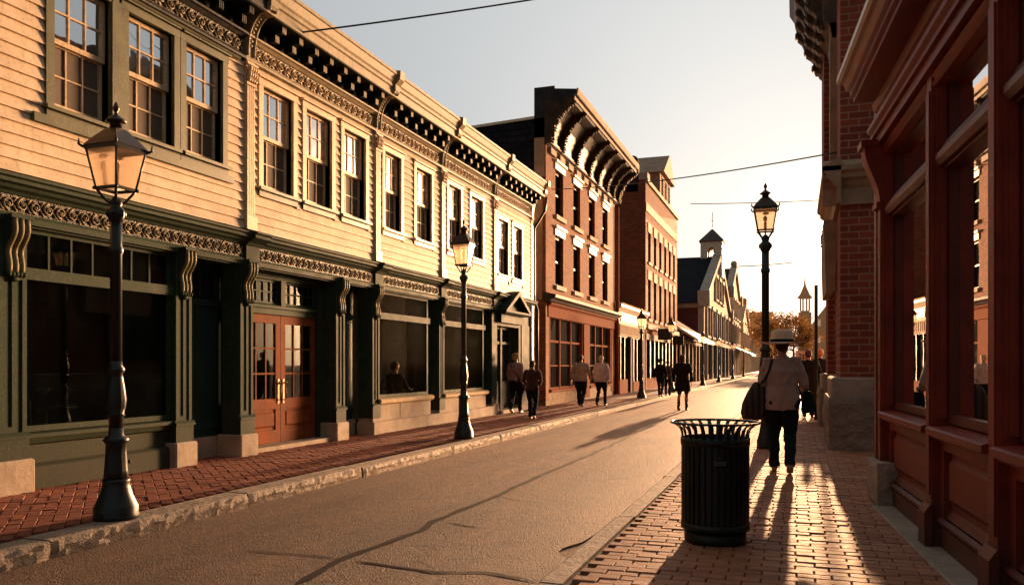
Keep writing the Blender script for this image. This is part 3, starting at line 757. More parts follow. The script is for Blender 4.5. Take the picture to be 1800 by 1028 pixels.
for k,(a,b) in enumerate(((9.925,10.885),(10.895,11.855))):
    d=MB(); z0,z1=.2,2.165; st=.12; x0,x1=W(dw-.05),W(dw-.005)
    d.box(x0,x1,a,a+st,z0,z1); d.box(x0,x1,b-st,b,z0,z1); d.box(x0,x1,a+st,b-st,z1-.13,z1); d.box(x0,x1,a+st,b-st,z0,z0+.2); d.box(x0,x1,a+st,b-st,.72,.88)
    for i in (1,2): y_=a+st+(b-a-2*st)*i/3; d.box(x0+.008,x1-.006,y_-.013,y_+.013,.88,z1-.13)
    for i in (1,2): z_=.88+(z1-.13-.88)*i/3; d.box(x0+.01,x1-.008,a+st,b-st,z_-.013,z_+.013)
    d.box(x0+.01,x1-.02,a+st,b-st,.4,.72); d.prism([(x1-.02,.44),(x1-.002,.47),(x1-.002,.65),(x1-.02,.68)],a+st+.04,b-st-.04)
    dd=obj('door',d,wood,B2)
    g_=MB(); g_.box(W(dw-.032),W(dw-.028),a+st,b-st,.88,z1-.13); obj('glass',g_,near_glass,dd)
    h=MB(); yy=b-.06 if k==0 else a+.06
    h.loft([(W(dw),yy,1.1),(W(dw+.05),yy,1.12),(W(dw+.05),yy,.88),(W(dw),yy,.85)],.009,8,side=(0,1,0)); h.box(W(dw-.004),W(dw+.008),yy-.02,yy+.02,.8,1.18); h.loft([(W(dw),yy,1.12),(W(dw+.04),yy,1.13),(W(dw+.045),yy-(.05 if k==0 else -.05),1.13)],.009,8)
    obj('door_handle',h,brass,dd)
s_=MB(); s_.box(W(-.5),W(-.02),9.84,11.94,KZ-.04,.195); obj('doorstep',s_,limestone,B2)
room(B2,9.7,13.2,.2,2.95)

# ---- two buildings with display windows over stone
def stone_shop(root,y0,y1,pil=.26):
    shop_pilaster(root,y0,y0+pil,.42,2.86,green,plinth=False)
    a,b=y0+pil,y1-.4
    shop_window(root,a,b,.78,2.79,green,panes=1)
    j=MB(); j.box(W(-.45),W(-.2),b,y1,.5,2.79); j.box(W(-.2),W(-.12),b,b+.06,.6,2.79); obj('jamb_panel',j,green_dk,root)
    s_=MB(); s_.cbox(W(-.3),W(.06),y0-.03,y1,KZ-.04,.36,.015); s_.box(W(-.3),W(-.02),y0+pil,y1-.38,.36,.66); s_.box(W(-.28),W(.02),y0-.0,y0+pil,.36,.425)
    s_.box(W(-.3),W(-.012),a+.9,a+.905,.36,.66)
    obj('stone_bulkhead',s_,limestone,root)
    q=MB(); q.prism([(W(-.2),.66),(W(.02),.66),(W(.06),.69),(W(.07),.74),(W(.04),.765),(W(-.2),.8)],a-.02,y1-.37); obj('window_ledge',q,cream_trim,root)
    room(root,y0+.1,y1-.1,.2,2.95)
B3=wood_unit('wooden_shop_building','cream clapboard building whose dark display window shows a seated man, two windows above',13.28,16.22,
   [(13.68,14.35,3.98,5.40),(15.02,15.76,3.98,5.40)],nmod=6)
stone_shop(B3,13.25,16.2)
B4=wood_unit('wooden_shop_building','cream clapboard building with sun-washed upper windows behind the second street lamp',16.22,19.48,
   [(16.66,17.36,3.98,5.40),(17.98,18.74,3.98,5.40)],nmod=7)
stone_shop(B4,16.2,19.46)
for B_,y_ in ((B3,13.2),(B4,16.2)):
    pass
# ---- last wooden building with the pediment door
B5=wood_unit('wooden_shop_building','cream clapboard building with a small pediment over its green street door',19.48,22.8,
   [(19.85,20.62,3.78,5.18),(21.02,21.78,3.78,5.18)],nmod=7)
m=MB(); m.box(W(-.3),W(.0),19.48,19.85,.3,2.79); m.box(W(-.3),W(.0),21.6,22.8,.3,2.79); m.box(W(-.02),W(.02),21.8,22.6,.75,2.5); m.box(W(0),W(.03),21.75,22.65,.6,.68)
m.box(W(-.3),W(.0),19.85,21.6,2.42,2.79); obj('shopfront_panel',m,green,B5)
s_=MB(); s_.box(W(-.3),W(.05),19.46,19.86,KZ-.04,.4); s_.box(W(-.3),W(.05),21.6,22.8,KZ-.04,.4); s_.box(W(-.6),W(.12),19.86,21.6,KZ-.04,.22); obj('stone_base',s_,limestone,B5)
d=MB(); d.box(W(-.3),W(-.22),19.87,20.0,.22,2.42); d.box(W(-.3),W(-.22),21.45,21.6,.22,2.42); d.box(W(-.3),W(-.2),20.66,20.78,.22,2.42); d.box(W(-.3),W(-.22),20.0,21.45,1.95,2.02); d.box(W(-.3),W(-.22),20.0,21.45,2.36,2.42); d.box(W(-.3),W(-.25),20.0,21.45,.22,.95)
for a in (20.05,20.83): d.box(W(-.25),W(-.24),a,a+.52,.35,.85)
dd=obj('door',d,green,B5); g_=MB(); g_.box(W(-.29),W(-.28),20.0,21.45,.95,2.4); obj('glass',g_,far_glass,dd)
h=MB(); h.loft([(W(-.22),20.63,1.05),(W(-.17),20.63,1.05),(W(-.17),20.55,1.05)],.012,8); obj('door_handle',h,brass,dd)
p=MB()
p.prism([(W(0),2.72),(W(.25),2.72),(W(.3),2.76),(W(.3),2.81),(W(0),2.81)],19.75,21.75)
p.prism([(19.72,2.81),(20.75,3.36),(21.78,2.81),(21.6,2.81),(20.75,3.24),(19.9,2.81)],W(0),W(.32),'x')
p.prism([(19.9,2.8),(20.75,3.22),(21.6,2.8)],W(0),W(.12),'x'); p.box(W(0),W(.12),19.86,21.62,2.5,2.72)
obj('pediment',p,green,B5)
# corner bracket at the end of the wooden row
bk=MB(); cur=[(.05+.38*(1-math.cos(i/14*PI/2))**1.15,5.72+.6*math.sin(i/14*PI/2)**.9) for i in range(15)]
bk.prism([(W(-.02),5.62),(W(.06),5.62)]+[(W(a),z) for a,z in cur]+[(W(.46),6.36),(W(.46),6.46),(W(.55),6.55),(W(.56),6.70),(W(-.02),6.78)],22.66,22.83)
obj('scroll_bracket',bk,cream_trim,B5)
m=MB(); m.box(W(-.2),W(.04),22.62,22.8,3.28,5.62); m.box(W(-.02),W(.07),22.6,22.82,.4,3.2); obj('corner_board',m,cream_trim,B5)
dp=MB(); dp.loft([(W(.12),22.95,.2),(W(.12),22.95,3.0),(W(.02),22.95,3.3),(W(.02),22.95,5.4),(W(.35),22.95,5.9),(W(.4),22.95,6.3)],.04,10,side=(0,1,0)); obj('drainpipe',dp,darktrim,B5)

# ------------------------------------------------------------------ brick building with the great bracketed cornice
Y6,Y6e=24.2,34.3
B6=thing('brick_building','three-storey orange brick building with a deep dark bracketed cornice and terracotta shopfront','building',(XW,Y6,KZ))
cy=[25.25,27.5,29.75,32.0]; ww=.95
h6=[(c,c+ww,6.2,7.65) for c in cy]+[(c,c+ww,3.95,5.55) for c in cy]
m=MB(); wall_holes(m,W(-.35),W(0),Y6,Y6e,3.45,8.2,h6); m.box(W(-.35),W(0),Y6,Y6+.35,.3,3.44)
obj('wall',m,brick6,B6)
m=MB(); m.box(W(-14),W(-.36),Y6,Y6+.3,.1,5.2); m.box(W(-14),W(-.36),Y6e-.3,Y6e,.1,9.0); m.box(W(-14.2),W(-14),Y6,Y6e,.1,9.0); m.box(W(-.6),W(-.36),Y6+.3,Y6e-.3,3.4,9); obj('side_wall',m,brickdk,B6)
m=MB(); m.prism([(W(-14),5.2),(W(-.36),5.2),(W(-.36),9.0),(W(-14),8.35)],Y6-.02,Y6+.28); m.box(W(-14),W(-.36),Y6+.28,Y6e,8.3,8.5); obj('shingled_gable',m,slate,B6)
m=MB(); m.prism([(W(-14),8.35),(W(-.36),9.0),(W(-.36),9.08),(W(-14),8.43)],Y6-.06,Y6+.3); obj('roof_flashing',m,white,B6)
m=MB(); m.box(W(-.36),W(-.03),Y6-.05,Y6-.002,7.2,9.0); m.box(W(-.36),W(-.1),Y6-.04,Y6-.002,3.4,7.2); obj('corner_pier',m,sandstone,B6)
for i,(a,b,c,d) in enumerate(h6):
    f=MB(); f.box(W(-.16),W(-.1),a,a+.06,c,d); f.box(W(-.16),W(-.1),b-.06,b,c,d); f.box(W(-.16),W(-.1),a,b,d-.07,d); f.box(W(-.18),W(-.12),a,b,(c+d)/2-.03,(c+d)/2+.03); f.box(W(-.16),W(-.1),a,b,c,c+.06); 
    w_=obj('window',f,darktrim,B6)
    g_=MB(); g_.box(W(-.155),W(-.15),a+.04,b-.04,(c+d)/2,d-.04); obj('upper_glass',g_,sky_glass if i<0 else far_glass,w_)
    g_=MB(); g_.box(W(-.175),W(-.17),a+.04,b-.04,c,(c+d)/2); obj('lower_glass',g_,far_glass,w_)
    s_=MB(); s_.box(W(-.12),W(.09),a-.12,b+.12,c-.14,c-.001); obj('sill',s_,limestone,w_)
    s_=MB(); s_.box(W(-.09),W(.05),a-.12,b+.12,d+.001,d+.22); s_.box(W(.0),W(.11),a-.17,b+.17,d+.22,d+.30); obj('lintel',s_,white,w_)
# cornice: sloped cove + ribs
m=MB(); m.prism([(W(-.36),8.2),(W(.06),8.2),(W(.12),8.28),(W(.14),8.34),(W(.08),8.4),(W(.1),8.6),(W(.28),9.0),(W(.55),9.32),(W(.85),9.42),(W(.9),9.48),(W(.9),9.6),(W(.98),9.68),(W(1.0),9.78),(W(-.36),9.95)],Y6-.04,Y6e+.04)
m.box(W(-.36),W(.3),Y6-.05,Y6+.0,8.4,9.95)
obj('cornice',m,darktrim,B6)
m=MB(); m.prism([(W(1.0),9.6),(W(1.02),9.62),(W(1.05),9.76),(W(1.05),9.8),(W(1.0),9.8)],Y6-.05,Y6e+.05); m.box(W(.9),W(.93),Y6-.03,Y6e+.03,9.47,9.58); m.box(W(.12),W(.17),Y6-.03,Y6e+.03,8.22,8.28)
n_=9
for i in range(n_): a=Y6+.3+(Y6e-Y6-.6)*i/n_; m.box(W(.0),W(.09),a,a+.6,7.98,8.17)
obj('dentil_course',m,limestone,B6)
by=[Y6+.02,Y6+1.35,Y6+3.1,Y6+4.9,Y6+6.3,Y6+7.8,Y6+9.0,Y6e-.02]
for y_ in by:
    cur=[(.14,8.25),(.16,8.4),(.2,8.6),(.27,8.78),(.3,8.85),(.4,9.0),(.5,9.12),(.62,9.22),(.72,9.3),(.88,9.4)]
    m=MB(); big=.13 if y_ in (by[0],by[-1]) else .06
    m.prism([(W(0),8.2)]+[(W(a+.07),z) for a,z in cur]+[(W(.92),9.5),(W(0),9.5)],y_-big,y_+big)
    for i in range(20):
        t_=i/19*(len(cur)-1); k=min(int(t_),len(cur)-2); f_=t_-k; a=cur[k][0]*(1-f_)+cur[k+1][0]*f_; z=cur[k][1]*(1-f_)+cur[k+1][1]*f_
        m.ball((W(a+.09+.02*math.sin(i*1.9)),y_,z),(.036,big*1.05,.03),8,6)
    obj('carved_bracket',m,paint('weathered_bronze_paint',(.05,.034,.02),.6,.4,.4,(.2,.13,.07),.4,spec=.1),B6)
# terracotta shopfront
m=MB(); m.box(W(-.3),W(-.05),Y6+.36,Y6e,2.88,3.42); m.prism([(W(-.05),2.9),(W(.03),2.9),(W(.03),3.22),(W(.06),3.25),(W(.12),3.3),(W(.12),3.34),(W(-.05),3.4)],Y6+.2,Y6e); obj('fascia_board',m,terra,B6)
m=MB(); m.prism([(W(-.05),3.36),(W(.16),3.36),(W(.22),3.42),(W(.34),3.47),(W(.36),3.55),(W(-.05),3.66)],Y6-.1,Y6e+.1); obj('shop_cornice',m,darktrim,B6)
def shop6(a,b,n_,zb=.62):
    f=MB()
    for i in range(n_+1):
        y_=a+(b-a)*i/n_; f.box(W(-.2),W(-.02 if i in(0,n_) else -.08),y_-.05,y_+.05,zb,2.9)
    f.box(W(-.18),W(-.1),a,b,2.12,2.19); f.box(W(-.18),W(-.1),a,b,zb,zb+.06)
    f.box(W(-.18),W(-.12),a,b,1.35,1.39)
    w_=obj('shop_window',f,terra,B6); g_=MB(); g_.box(W(-.16),W(-.155),a,b,zb,2.88); obj('glass',g_,far_glass,w_)
    s_=MB(); s_.box(W(-.2),W(.06),a-.06,b+.06,zb-.08,zb-.001); obj('sill',s_,terra,w_)
shop6(24.7,28.9,3); shop6(29.9,33.6,3)
m=MB(); m.box(W(-.3),W(0),Y6e-.6,Y6e,.3,2.88); obj('shop_pier',m,terra,B6); m=MB(); m.box(W(-.3),W(.02),28.96,29.84,.2,2.88); obj('shop_pier',m,terra,B6)
m=MB(); m.cbox(W(-.3),W(-.02),Y6+.05,Y6e-.05,KZ-.04,.54,.02); obj('stone_base',m,stone('rough_tan_stone',(.3,.2,.12),.85,1,1.2,.03),B6)

# ------------------------------------------------------------------ little white-corniced shop
B65=thing('low_shop','low single-storey shop with a bright white signboard and cornice between two brick buildings','building',(XW,34.9,KZ))
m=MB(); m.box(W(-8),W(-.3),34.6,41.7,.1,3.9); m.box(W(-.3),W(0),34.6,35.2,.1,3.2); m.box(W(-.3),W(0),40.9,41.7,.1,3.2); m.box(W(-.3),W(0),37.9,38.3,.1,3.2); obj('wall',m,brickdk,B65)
m=MB(); m.prism([(W(-.3),3.2),(W(.02),3.2),(W(.05),3.3),(W(.05),3.7),(W(.14),3.8),(W(.25),3.9),(W(.25),4.0),(W(.3),4.06),(W(-.3),4.2)],34.6,41.7); obj('cornice',m,white,B65)
m=MB(); m.box(W(.05),W(.1),35.2,40.8,3.3,3.68); sb=obj('sign_board',m,white,B65)
m=MB(); rr=random.Random(2)
for i in range(16):
    y_=35.6+i*.31; hh=rr.uniform(.1,.2); m.box(W(.1),W(.108),y_,y_+.03,3.4,3.4+hh); m.box(W(.1),W(.108),y_+.03,y_+.14,3.4+hh*.5*rr.random(),3.425+hh*.6)
    if rr.random()>.4: m.box(W(.1),W(.108),y_+.14,y_+.17,3.4,3.4+hh*rr.random()+.05)
obj('sign_lettering',m,plain('faded_gold_letters',(.3,.17,.07),.5),sb)
m=MB()
for i in range(22): y_=35.3+i*.25; m.box(W(-.02),W(.03),y_,y_+.13,2.75,3.15)
m.box(W(-.05),W(.06),35.2,40.9,3.13,3.19); m.box(W(-.05),W(.04),35.2,40.9,2.7,2.75); obj('spindle_grille',m,sandstone,B65)
f=MB()
for y_ in (35.2,36.1,37.0,37.85,38.3,39.2,40.1,40.85): f.box(W(-.25),W(-.1),y_-.04,y_+.04,.3,2.69)
f.box(W(-.24),W(-.11),35.2,40.9,2.66,2.74)
w_=obj('shop_window',f,darktrim,B65); g_=MB(); g_.box(W(-.2),W(-.19),35.2,40.9,.3,2.75); obj('glass',g_,far_glass,w_)
m=MB(); m.box(W(-.3),W(.04),35.2,37.0,.1,.75); m.box(W(-.3),W(.04),38.4,40.9,.1,.6); obj('bulkhead',m,terra,B65)
dp=MB(); dp.loft([(W(.1),34.42,.15),(W(.1),34.42,8.1)],.07,10,side=(0,1,0)); obj('drainpipe',dp,terra,B65)

# ------------------------------------------------------------------ brick building with window rows
B7=thing('brick_building','brown brick building with rows of narrow tall windows and small rooftop pediment','building',(XW,41.9,KZ))
Y7,Y7e=41.9,53.6
cy=[42.6+1.83*i for i in range(6)]; ww=.85
h7=[(c,c+ww,6.75,8.3) for c in cy]+[(c,c+ww,3.8,5.85) for c in cy]
m=MB(); wall_holes(m,W(-.35),W(0),Y7,Y7e,3.3,10.9,h7); m.box(W(-.35),W(0),Y7,Y7+.3,.1,3.29); m.box(W(-.35),W(0),Y7e-.3,Y7e,.1,3.29)
m.box(W(-13),W(-.36),Y7,Y7+.3,.1,10.75); m.box(W(-13),W(-.36),Y7e-.3,Y7e,.1,10.75); m.box(W(-13.2),W(-13),Y7,Y7e,.1,10.7); m.box(W(-13),W(-.36),Y7+.3,Y7e-.3,10.1,10.3); m.box(W(-.8),W(-.36),Y7+.3,Y7e-.3,3,9)
obj('wall',m,brick7,B7)
m=MB(); m.box(W(0),W(.04),Y7,Y7e,9.3,9.75); m.box(W(0),W(.12),Y7,Y7e,10.75,10.95); m.box(W(-.36),W(.1),Y7-.02,Y7+.7,10.9,11.25); m.box(W(0),W(.15),Y7,Y7e,3.25,3.5); m.box(W(0),W(.05),Y7,Y7e,2.7,3.0); obj('stone_band',m,limestone,B7)
for (a,b,c,d) in h7:
    f=MB(); f.box(W(-.2),W(-.14),a,a+.06,c,d); f.box(W(-.2),W(-.14),b-.06,b,c,d); f.box(W(-.2),W(-.14),a,b,(c+d)/2-.03,(c+d)/2+.03)
    w_=obj('window',f,darktrim,B7); g_=MB(); g_.box(W(-.19),W(-.18),a,b,c,d); obj('glass',g_,far_glass,w_)
    s_=MB(); s_.box(W(-.1),W(.04),a-.1,b+.1,d,d+.5); obj('lintel',s_,limestone,w_); s_=MB(); s_.box(W(-.1),W(.08),a-.1,b+.1,c-.14,c); obj('sill',s_,limestone,w_)
m=MB(); m.box(W(-.6),W(.0),46.6,50.6,10.95,12.3); m.prism([(46.4,12.3),(48.6,13.7),(50.8,12.3)],W(-4),W(.25),'x')
for yy in (47.1,48.35,49.6): m.box(W(0),W(.03),yy,yy+.6,11.0,12.2)
rd=obj('roof_dormer',m,sandstone,B7)
m=MB(); [m.box(W(.031),W(.04),yy+.1,yy+.5,11.1,12.1) for yy in (47.1,48.35,49.6)]; obj('glass',m,far_glass,rd)
for (y_,z1,w_,dz) in ((42.15,12.1,-.4,.5),(51.9,12.7,-1.,.6),(53.3,11.9,-.4,.35)):
    m=MB(); m.box(W(w_-.6),W(w_),y_-dz/2,y_+dz/2,10.3,z1-.4); m.ball((W(w_-.3),y_,z1-.2),(.3,.3,.32)); obj('chimney',m,brickdk,B7)
f=MB()
for i in range(9): y_=42.3+i*1.38; f.box(W(-.3),W(-.05),y_-.09,y_+.09,.2,2.9)
w_=obj('shop_window',f,darktrim,B7); g_=MB(); g_.box(W(-.2),W(-.19),42.2,53.3,.2,2.9); obj('glass',g_,far_glass,w_); 
m=MB(); m.box(W(-.3),W(-.02),42.2,53.3,.1,.7); obj('bulkhead',m,terra,B7)
m=MB(); m.box(W(-.3),W(-.02),42.2,53.3,2.9,3.28); obj('fascia_board',m,terra,B7)

for (yy,zz,hh,lb) in ((44.6,2.75,.62,'dark hanging board sign on the second brick building, nearer the white-corniced shop'),(49.5,2.6,.5,'small hanging board sign on the second brick building, farther along its front')):
    hs_=thing('hanging_sign',lb,'sign',(W(0),yy,3.4)); m=MB(); m.loft([(W(.0),yy,3.42),(W(.95),yy,3.42)],.02,6,side=(0,0,1)); m.loft([(W(.3),yy,3.42),(W(.3),yy,zz+hh)],.008,6); m.loft([(W(.85),yy,3.42),(W(.85),yy,zz+hh)],.008,6); obj('bracket',m,iron,hs_)
    m=MB(); m.box(W(.2),W(.95),yy-.02,yy+.02,zz,zz+hh); obj('board',m,darktrim,hs_)

# ------------------------------------------------------------------ shop with pale lean-to roof
m=MB(); B75=thing('lean_to_shop','small shop under a bright pale pitched roof just past the second brick building','building',(XW,55.5,KZ))
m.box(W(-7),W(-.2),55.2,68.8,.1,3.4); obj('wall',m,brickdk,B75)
m=MB(); m.prism([(W(-3.5),6.1),(W(1.2),3.1),(W(1.2),2.95),(W(-3.5),5.9)],55,66); obj('roof',m,white,B75)
f=MB(); [f.box(W(-.2),W(.0),55.4+i*2.2,55.7+i*2.2,.1,3.19) for i in range(7)]; f.box(W(-.18),W(-.02),55.4,68.9,2.9,3.1); w_=obj('shop_window',f,sandstone,B75); g_=MB(); g_.box(W(-.2),W(-.1),55.4,68.6,.8,3.1); obj('glass',g_,far_glass,w_)

# ------------------------------------------------------------------ gabled hall with slate roof and its bell cupola
def gable_house(name,label,y0,y1,ze,za,mwall,mside,mroof,rows,ncol,depth=22,w0=0,front=None):
    root=thing(name,label,'building',(XW+w0,y0,KZ)); yc=(y0+y1)/2; X=lambda w:XW+w0+w
    m=MB(); m.box(X(-depth),X(-.5),y0,y0+.3,.1,ze); m.box(X(-depth),X(-.5),y1-.3,y1,.1,ze); m.prism([(y0,.1),(y1,.1),(y1,ze),(yc,za),(y0,ze)],X(-depth-.3),X(-depth),'x'); obj('side_wall',m,mside,root)
    m=MB(); m.prism([(y0,.1),(y1,.1),(y1,ze),(yc,za),(y0,ze)],X(-.5),X(0),'x')
    m.box(X(0),X(.25),y0,y1,3.2,3.5); obj('wall',m,mwall,root)
    m=MB(); m.prism([(y0-.5,ze-.1),(yc,za+.25),(yc,za+.02),(y0,ze-.12)],X(-depth),X(-.51),'x'); m.prism([(y1+.5,ze-.1),(yc,za+.25),(yc,za+.02),(y1,ze-.12)],X(-depth),X(-.51),'x'); obj('roof',m,mroof,root)
    m=MB()
    for a,b in (((y0-.2,ze),(yc,za)),((y1+.2,ze),(yc,za))):
        m.prism([a,b,(b[0],b[1]+.5),(a[0],a[1]+.5)],X(-.5),X(.3),'x')
    m.ball((X(-.1),yc,za+.8),.4); m.box(X(-.5),X(.5),y0-.3,y0+.6,ze-.4,ze+.9); m.box(X(-.5),X(.5),y1-.6,y1+.3,ze-.4,ze+.9)
    obj('gable_coping',m,mwall,root)
    for r_,(c,d) in enumerate(rows):
        k=ncol if d<ze else max(1,ncol//2)
        for i in range(k):
            span=(y1-y0)*(1 if d<ze else .4); a=yc-span/2+span*(i+.25)/k; b=a+span/k*.5
            f=MB(); f.box(X(0),X(.18),a-.15,a,c,d); f.box(X(0),X(.18),b,b+.15,c,d); f.box(X(0),X(.25),a-.25,b+.25,d,d+.35); f.box(X(0),X(.25),a-.25,b+.25,c-.2,c); f.box(X(0),X(.1),(a+b)/2-.08,(a+b)/2+.08,c,d)
            w_=obj('window',f,mwall,root); g_=MB(); g_.box(X(0.01),X(.04),a,b,c,d); obj('glass',g_,far_glass,w_)
    [obj('pilaster',MB().box(X(0),X(.3),y0+(y1-y0)*i/6-.15 if i else y0,y0+(y1-y0)*i/6+.15,.1,3.2),mwall,root) for i in range(6)]
    g_=MB(); g_.box(X(0),X(.1),y0+.2,y1-.2,.6,3.1); obj('shop_glass',g_,far_glass,root)
    return root
palestone=stone('pale_facade_stone',(.40,.33,.25),.8)
GH=gable_house('gabled_hall','pale stone-fronted gabled hall with a long dark slate roof and dull red side wall',70,97,6.7,11.9,palestone,brickred,slate,[(3.9,6.3),(7.6,9.6)],6)
m=MB(); m.box(W(-6.4),W(-.55),69.95,70.0,6.2,6.7); obj('eave_board',m,palestone,GH)
def gable2(*a,**k): return gable_house(*a,**k)
gable2('gabled_townhouse','narrow pale gabled townhouse beside the slate-roofed hall',98,114,9.6,13.2,palestone,palestone,slate,[(4,6.2),(7.2,9.3)],4)
gable2('gabled_townhouse','low gabled townhouse farther down the row with a dark roof',116,139,6.2,10.2,sandstone,brickred,slate,[(3.9,6.0)],5)
cp=thing('bell_cupola','pale square bell cupola with arched opening and pointed grey roof above the slate roof','cupola',(-7.95,84,11.3)); cp.scale=(.62,.62,.62)
m=MB(); s=1.75
# four walls each with an arched opening
def archwall(mb,fx,half,z0,z1,ow,oz0,oz1):
    n_=8; arc=[(ow*math.cos(PI*i/n_),oz1+ow*math.sin(PI*i/n_)) for i in range(n_+1)]
    L=[(-half,z0),(-ow,z0),(-ow,oz0)]+[(-ow,oz1)]
    mb.prism([(-half,z0),(-ow,z0),(-ow,oz1),(-ow*.7,oz1+ow*.7),(0,oz1+ow),(0,z1),(-half,z1)],fx[0],fx[1],fx[2])
    mb.prism([(half,z0),(ow,z0),(ow,oz1),(ow*.7,oz1+ow*.7),(0,oz1+ow),(0,z1),(half,z1)],fx[0],fx[1],fx[2])
for a,b in ((-1.7,-1.3),(1.3,1.7)):
    archwall(m,(a,b,'x'),1.28,-2,3.7,.6,.5,2.2); archwall(m,(a,b,'y'),1.7,-2,3.7,.6,.5,2.2)
obj('tower_wall',m,white,cp,True)
m=MB(); m.lathe([(2.7,3.65),(2.7,3.85),(.12,5.9)],0,0,4,True,rot=PI/4); obj('roof',m,stone('weathered_grey_roofing',(.10,.085,.075)),cp,True)
m=MB(); m.loft([(0,0,6.2),(0,0,8.6)],.05,6); m.ball((0,0,7.2),.12); obj('spire_rod',m,iron,cp,True)

# row of distant shops, dark block, church, right-hand buildings
def block(name,label,x0,x1,y0,y1,h,mw,mr=slate,rows=2,facing=1,cat='building',gable=False,step=2.4):
    root=thing(name,label,cat,(x0,y0,KZ)); m=MB(); m.box(x0,x1,y0,y1,.1,h); obj('wall',m,mw,root)
    fx=x1 if facing>0 else x0; sg=facing
    m=MB(); m.box(fx+sg*.001,fx+sg*.35,y0,y1,h-.45,h+.1); m.box(fx+.001*sg,fx+sg*.2,y0,y1,2.9,3.2); obj('cornice',m,mr,root)
    n_=int((y1-y0)/step)
    for r_ in range(rows):
        z=3.8+r_*2.9
        if z+1.6>h-.5: break
        for i in range(n_):
            a=y0+(y1-y0)*(i+.3)/n_; f=MB(); f.box(fx+.001*sg,fx+.12*sg,a-.12,a+1.12,z-.14,z); f.box(fx+.001*sg,fx+.12*sg,a-.12,a+1.12,z+1.6,z+1.85); f.box(fx+.001*sg,fx+.08*sg,a-.08,a,z,z+1.6); f.box(fx+.001*sg,fx+.08*sg,a+1,a+1.08,z,z+1.6)
            w_=obj('window',f,mr,root); g_=MB(); g_.box(fx+.002*sg,fx+.03*sg,a,a+1,z,z+1.6); obj('glass',g_,far_glass,w_)
    f=MB(); n_=max(2,int((y1-y0)/2.2)); [f.box(fx+.001*sg,fx+.15*sg,y0+(y1-y0)*i/n_,y0+(y1-y0)*i/n_+.25,.1,2.9) for i in range(n_)]; obj('shopfront',f,mr,root)
    g_=MB(); g_.box(fx+.001*sg,fx+.05*sg,y0+.1,y1-.1,.6,2.8); obj('shop_glass',g_,far_glass,root)
    if gable:
        yc=(y0+y1)/2; m=MB(); m.prism([(y0,h),(yc,h+gable),(y1,h)],x0,x1,'x'); obj('roof',m,slate,root)
    return root
block('brick_shop_row','ornate pale two-storey shop far down the left side',-20,-7.3,141,175,6.8,sandstone,palestone,1,step=5)
block('brick_shop_row','small far shop at the end of the left side where the road fades',-20,-7.0,177,225,7.6,brick7,palestone,1,step=6)
block('warehouse','plain dark brown windowless block behind the far end of the left row',-34,-6.3,232,262,15.7,brickdk,brickdk,0)
# striped awning on the far row
aw=MB(); aw.prism([(W(.1),3.6),(W(2.2),2.7),(W(2.2),2.5),(W(.1),3.4)],104,113); tag(obj('awning',aw,white),'pale shop awning sticking out from the far left row','awning')

# ------------------------------------------------------------------ church with spire at the end of the street
CH=thing('church','hazy brown church with a pointed bell turret at the far end of the street','church',(-1.5,185,0))
m=MB(); m.box(-3.5,14,185,215,0,14); m.prism([(-1.5,14),(14,14),(8,27)],185,215,'y'); m.box(-4.5,-.4,183,189,0,19.5); obj('wall',m,brickdk,CH)
m=MB(); m.box(-3.9,-1.4+.4,184,187.5,19.5,20.1)
for k in range(8):
    a=k*PI/4+PI/8; m.box(-2.45+1.5*math.cos(a)-.25,-2.45+1.5*math.cos(a)+.25,186+1.5*math.sin(a)-.25,186+1.5*math.sin(a)+.25,20.1,24.3)
m.lathe([(1.9,24.2),(2.5,24.4),(1.6,25.6),(.9,27.2),(.35,28.6),(.06,31.5)],-2.45,186,12); m.loft([(-2.45,186,31),(-2.45,186,34)],.07,6); obj('bell_turret',m,brickdk,CH)
for i,(a,z) in enumerate(((1.2,15),(4.5,15),(7.6,19),(1.2,9.5),(4.5,9.5),(7.6,9.5))):
    f=MB(); f.box(a-.2,a+1.4,184.85,185,z-.2,z+2.2); w_=obj('window',f,sandstone,CH); g_=MB(); g_.box(a,a+1.2,184.8,184.849,z,z+2); obj('glass',g_,sky_glass,w_)
CH.scale=(.64,.64,.64); CH.location.x=2.3
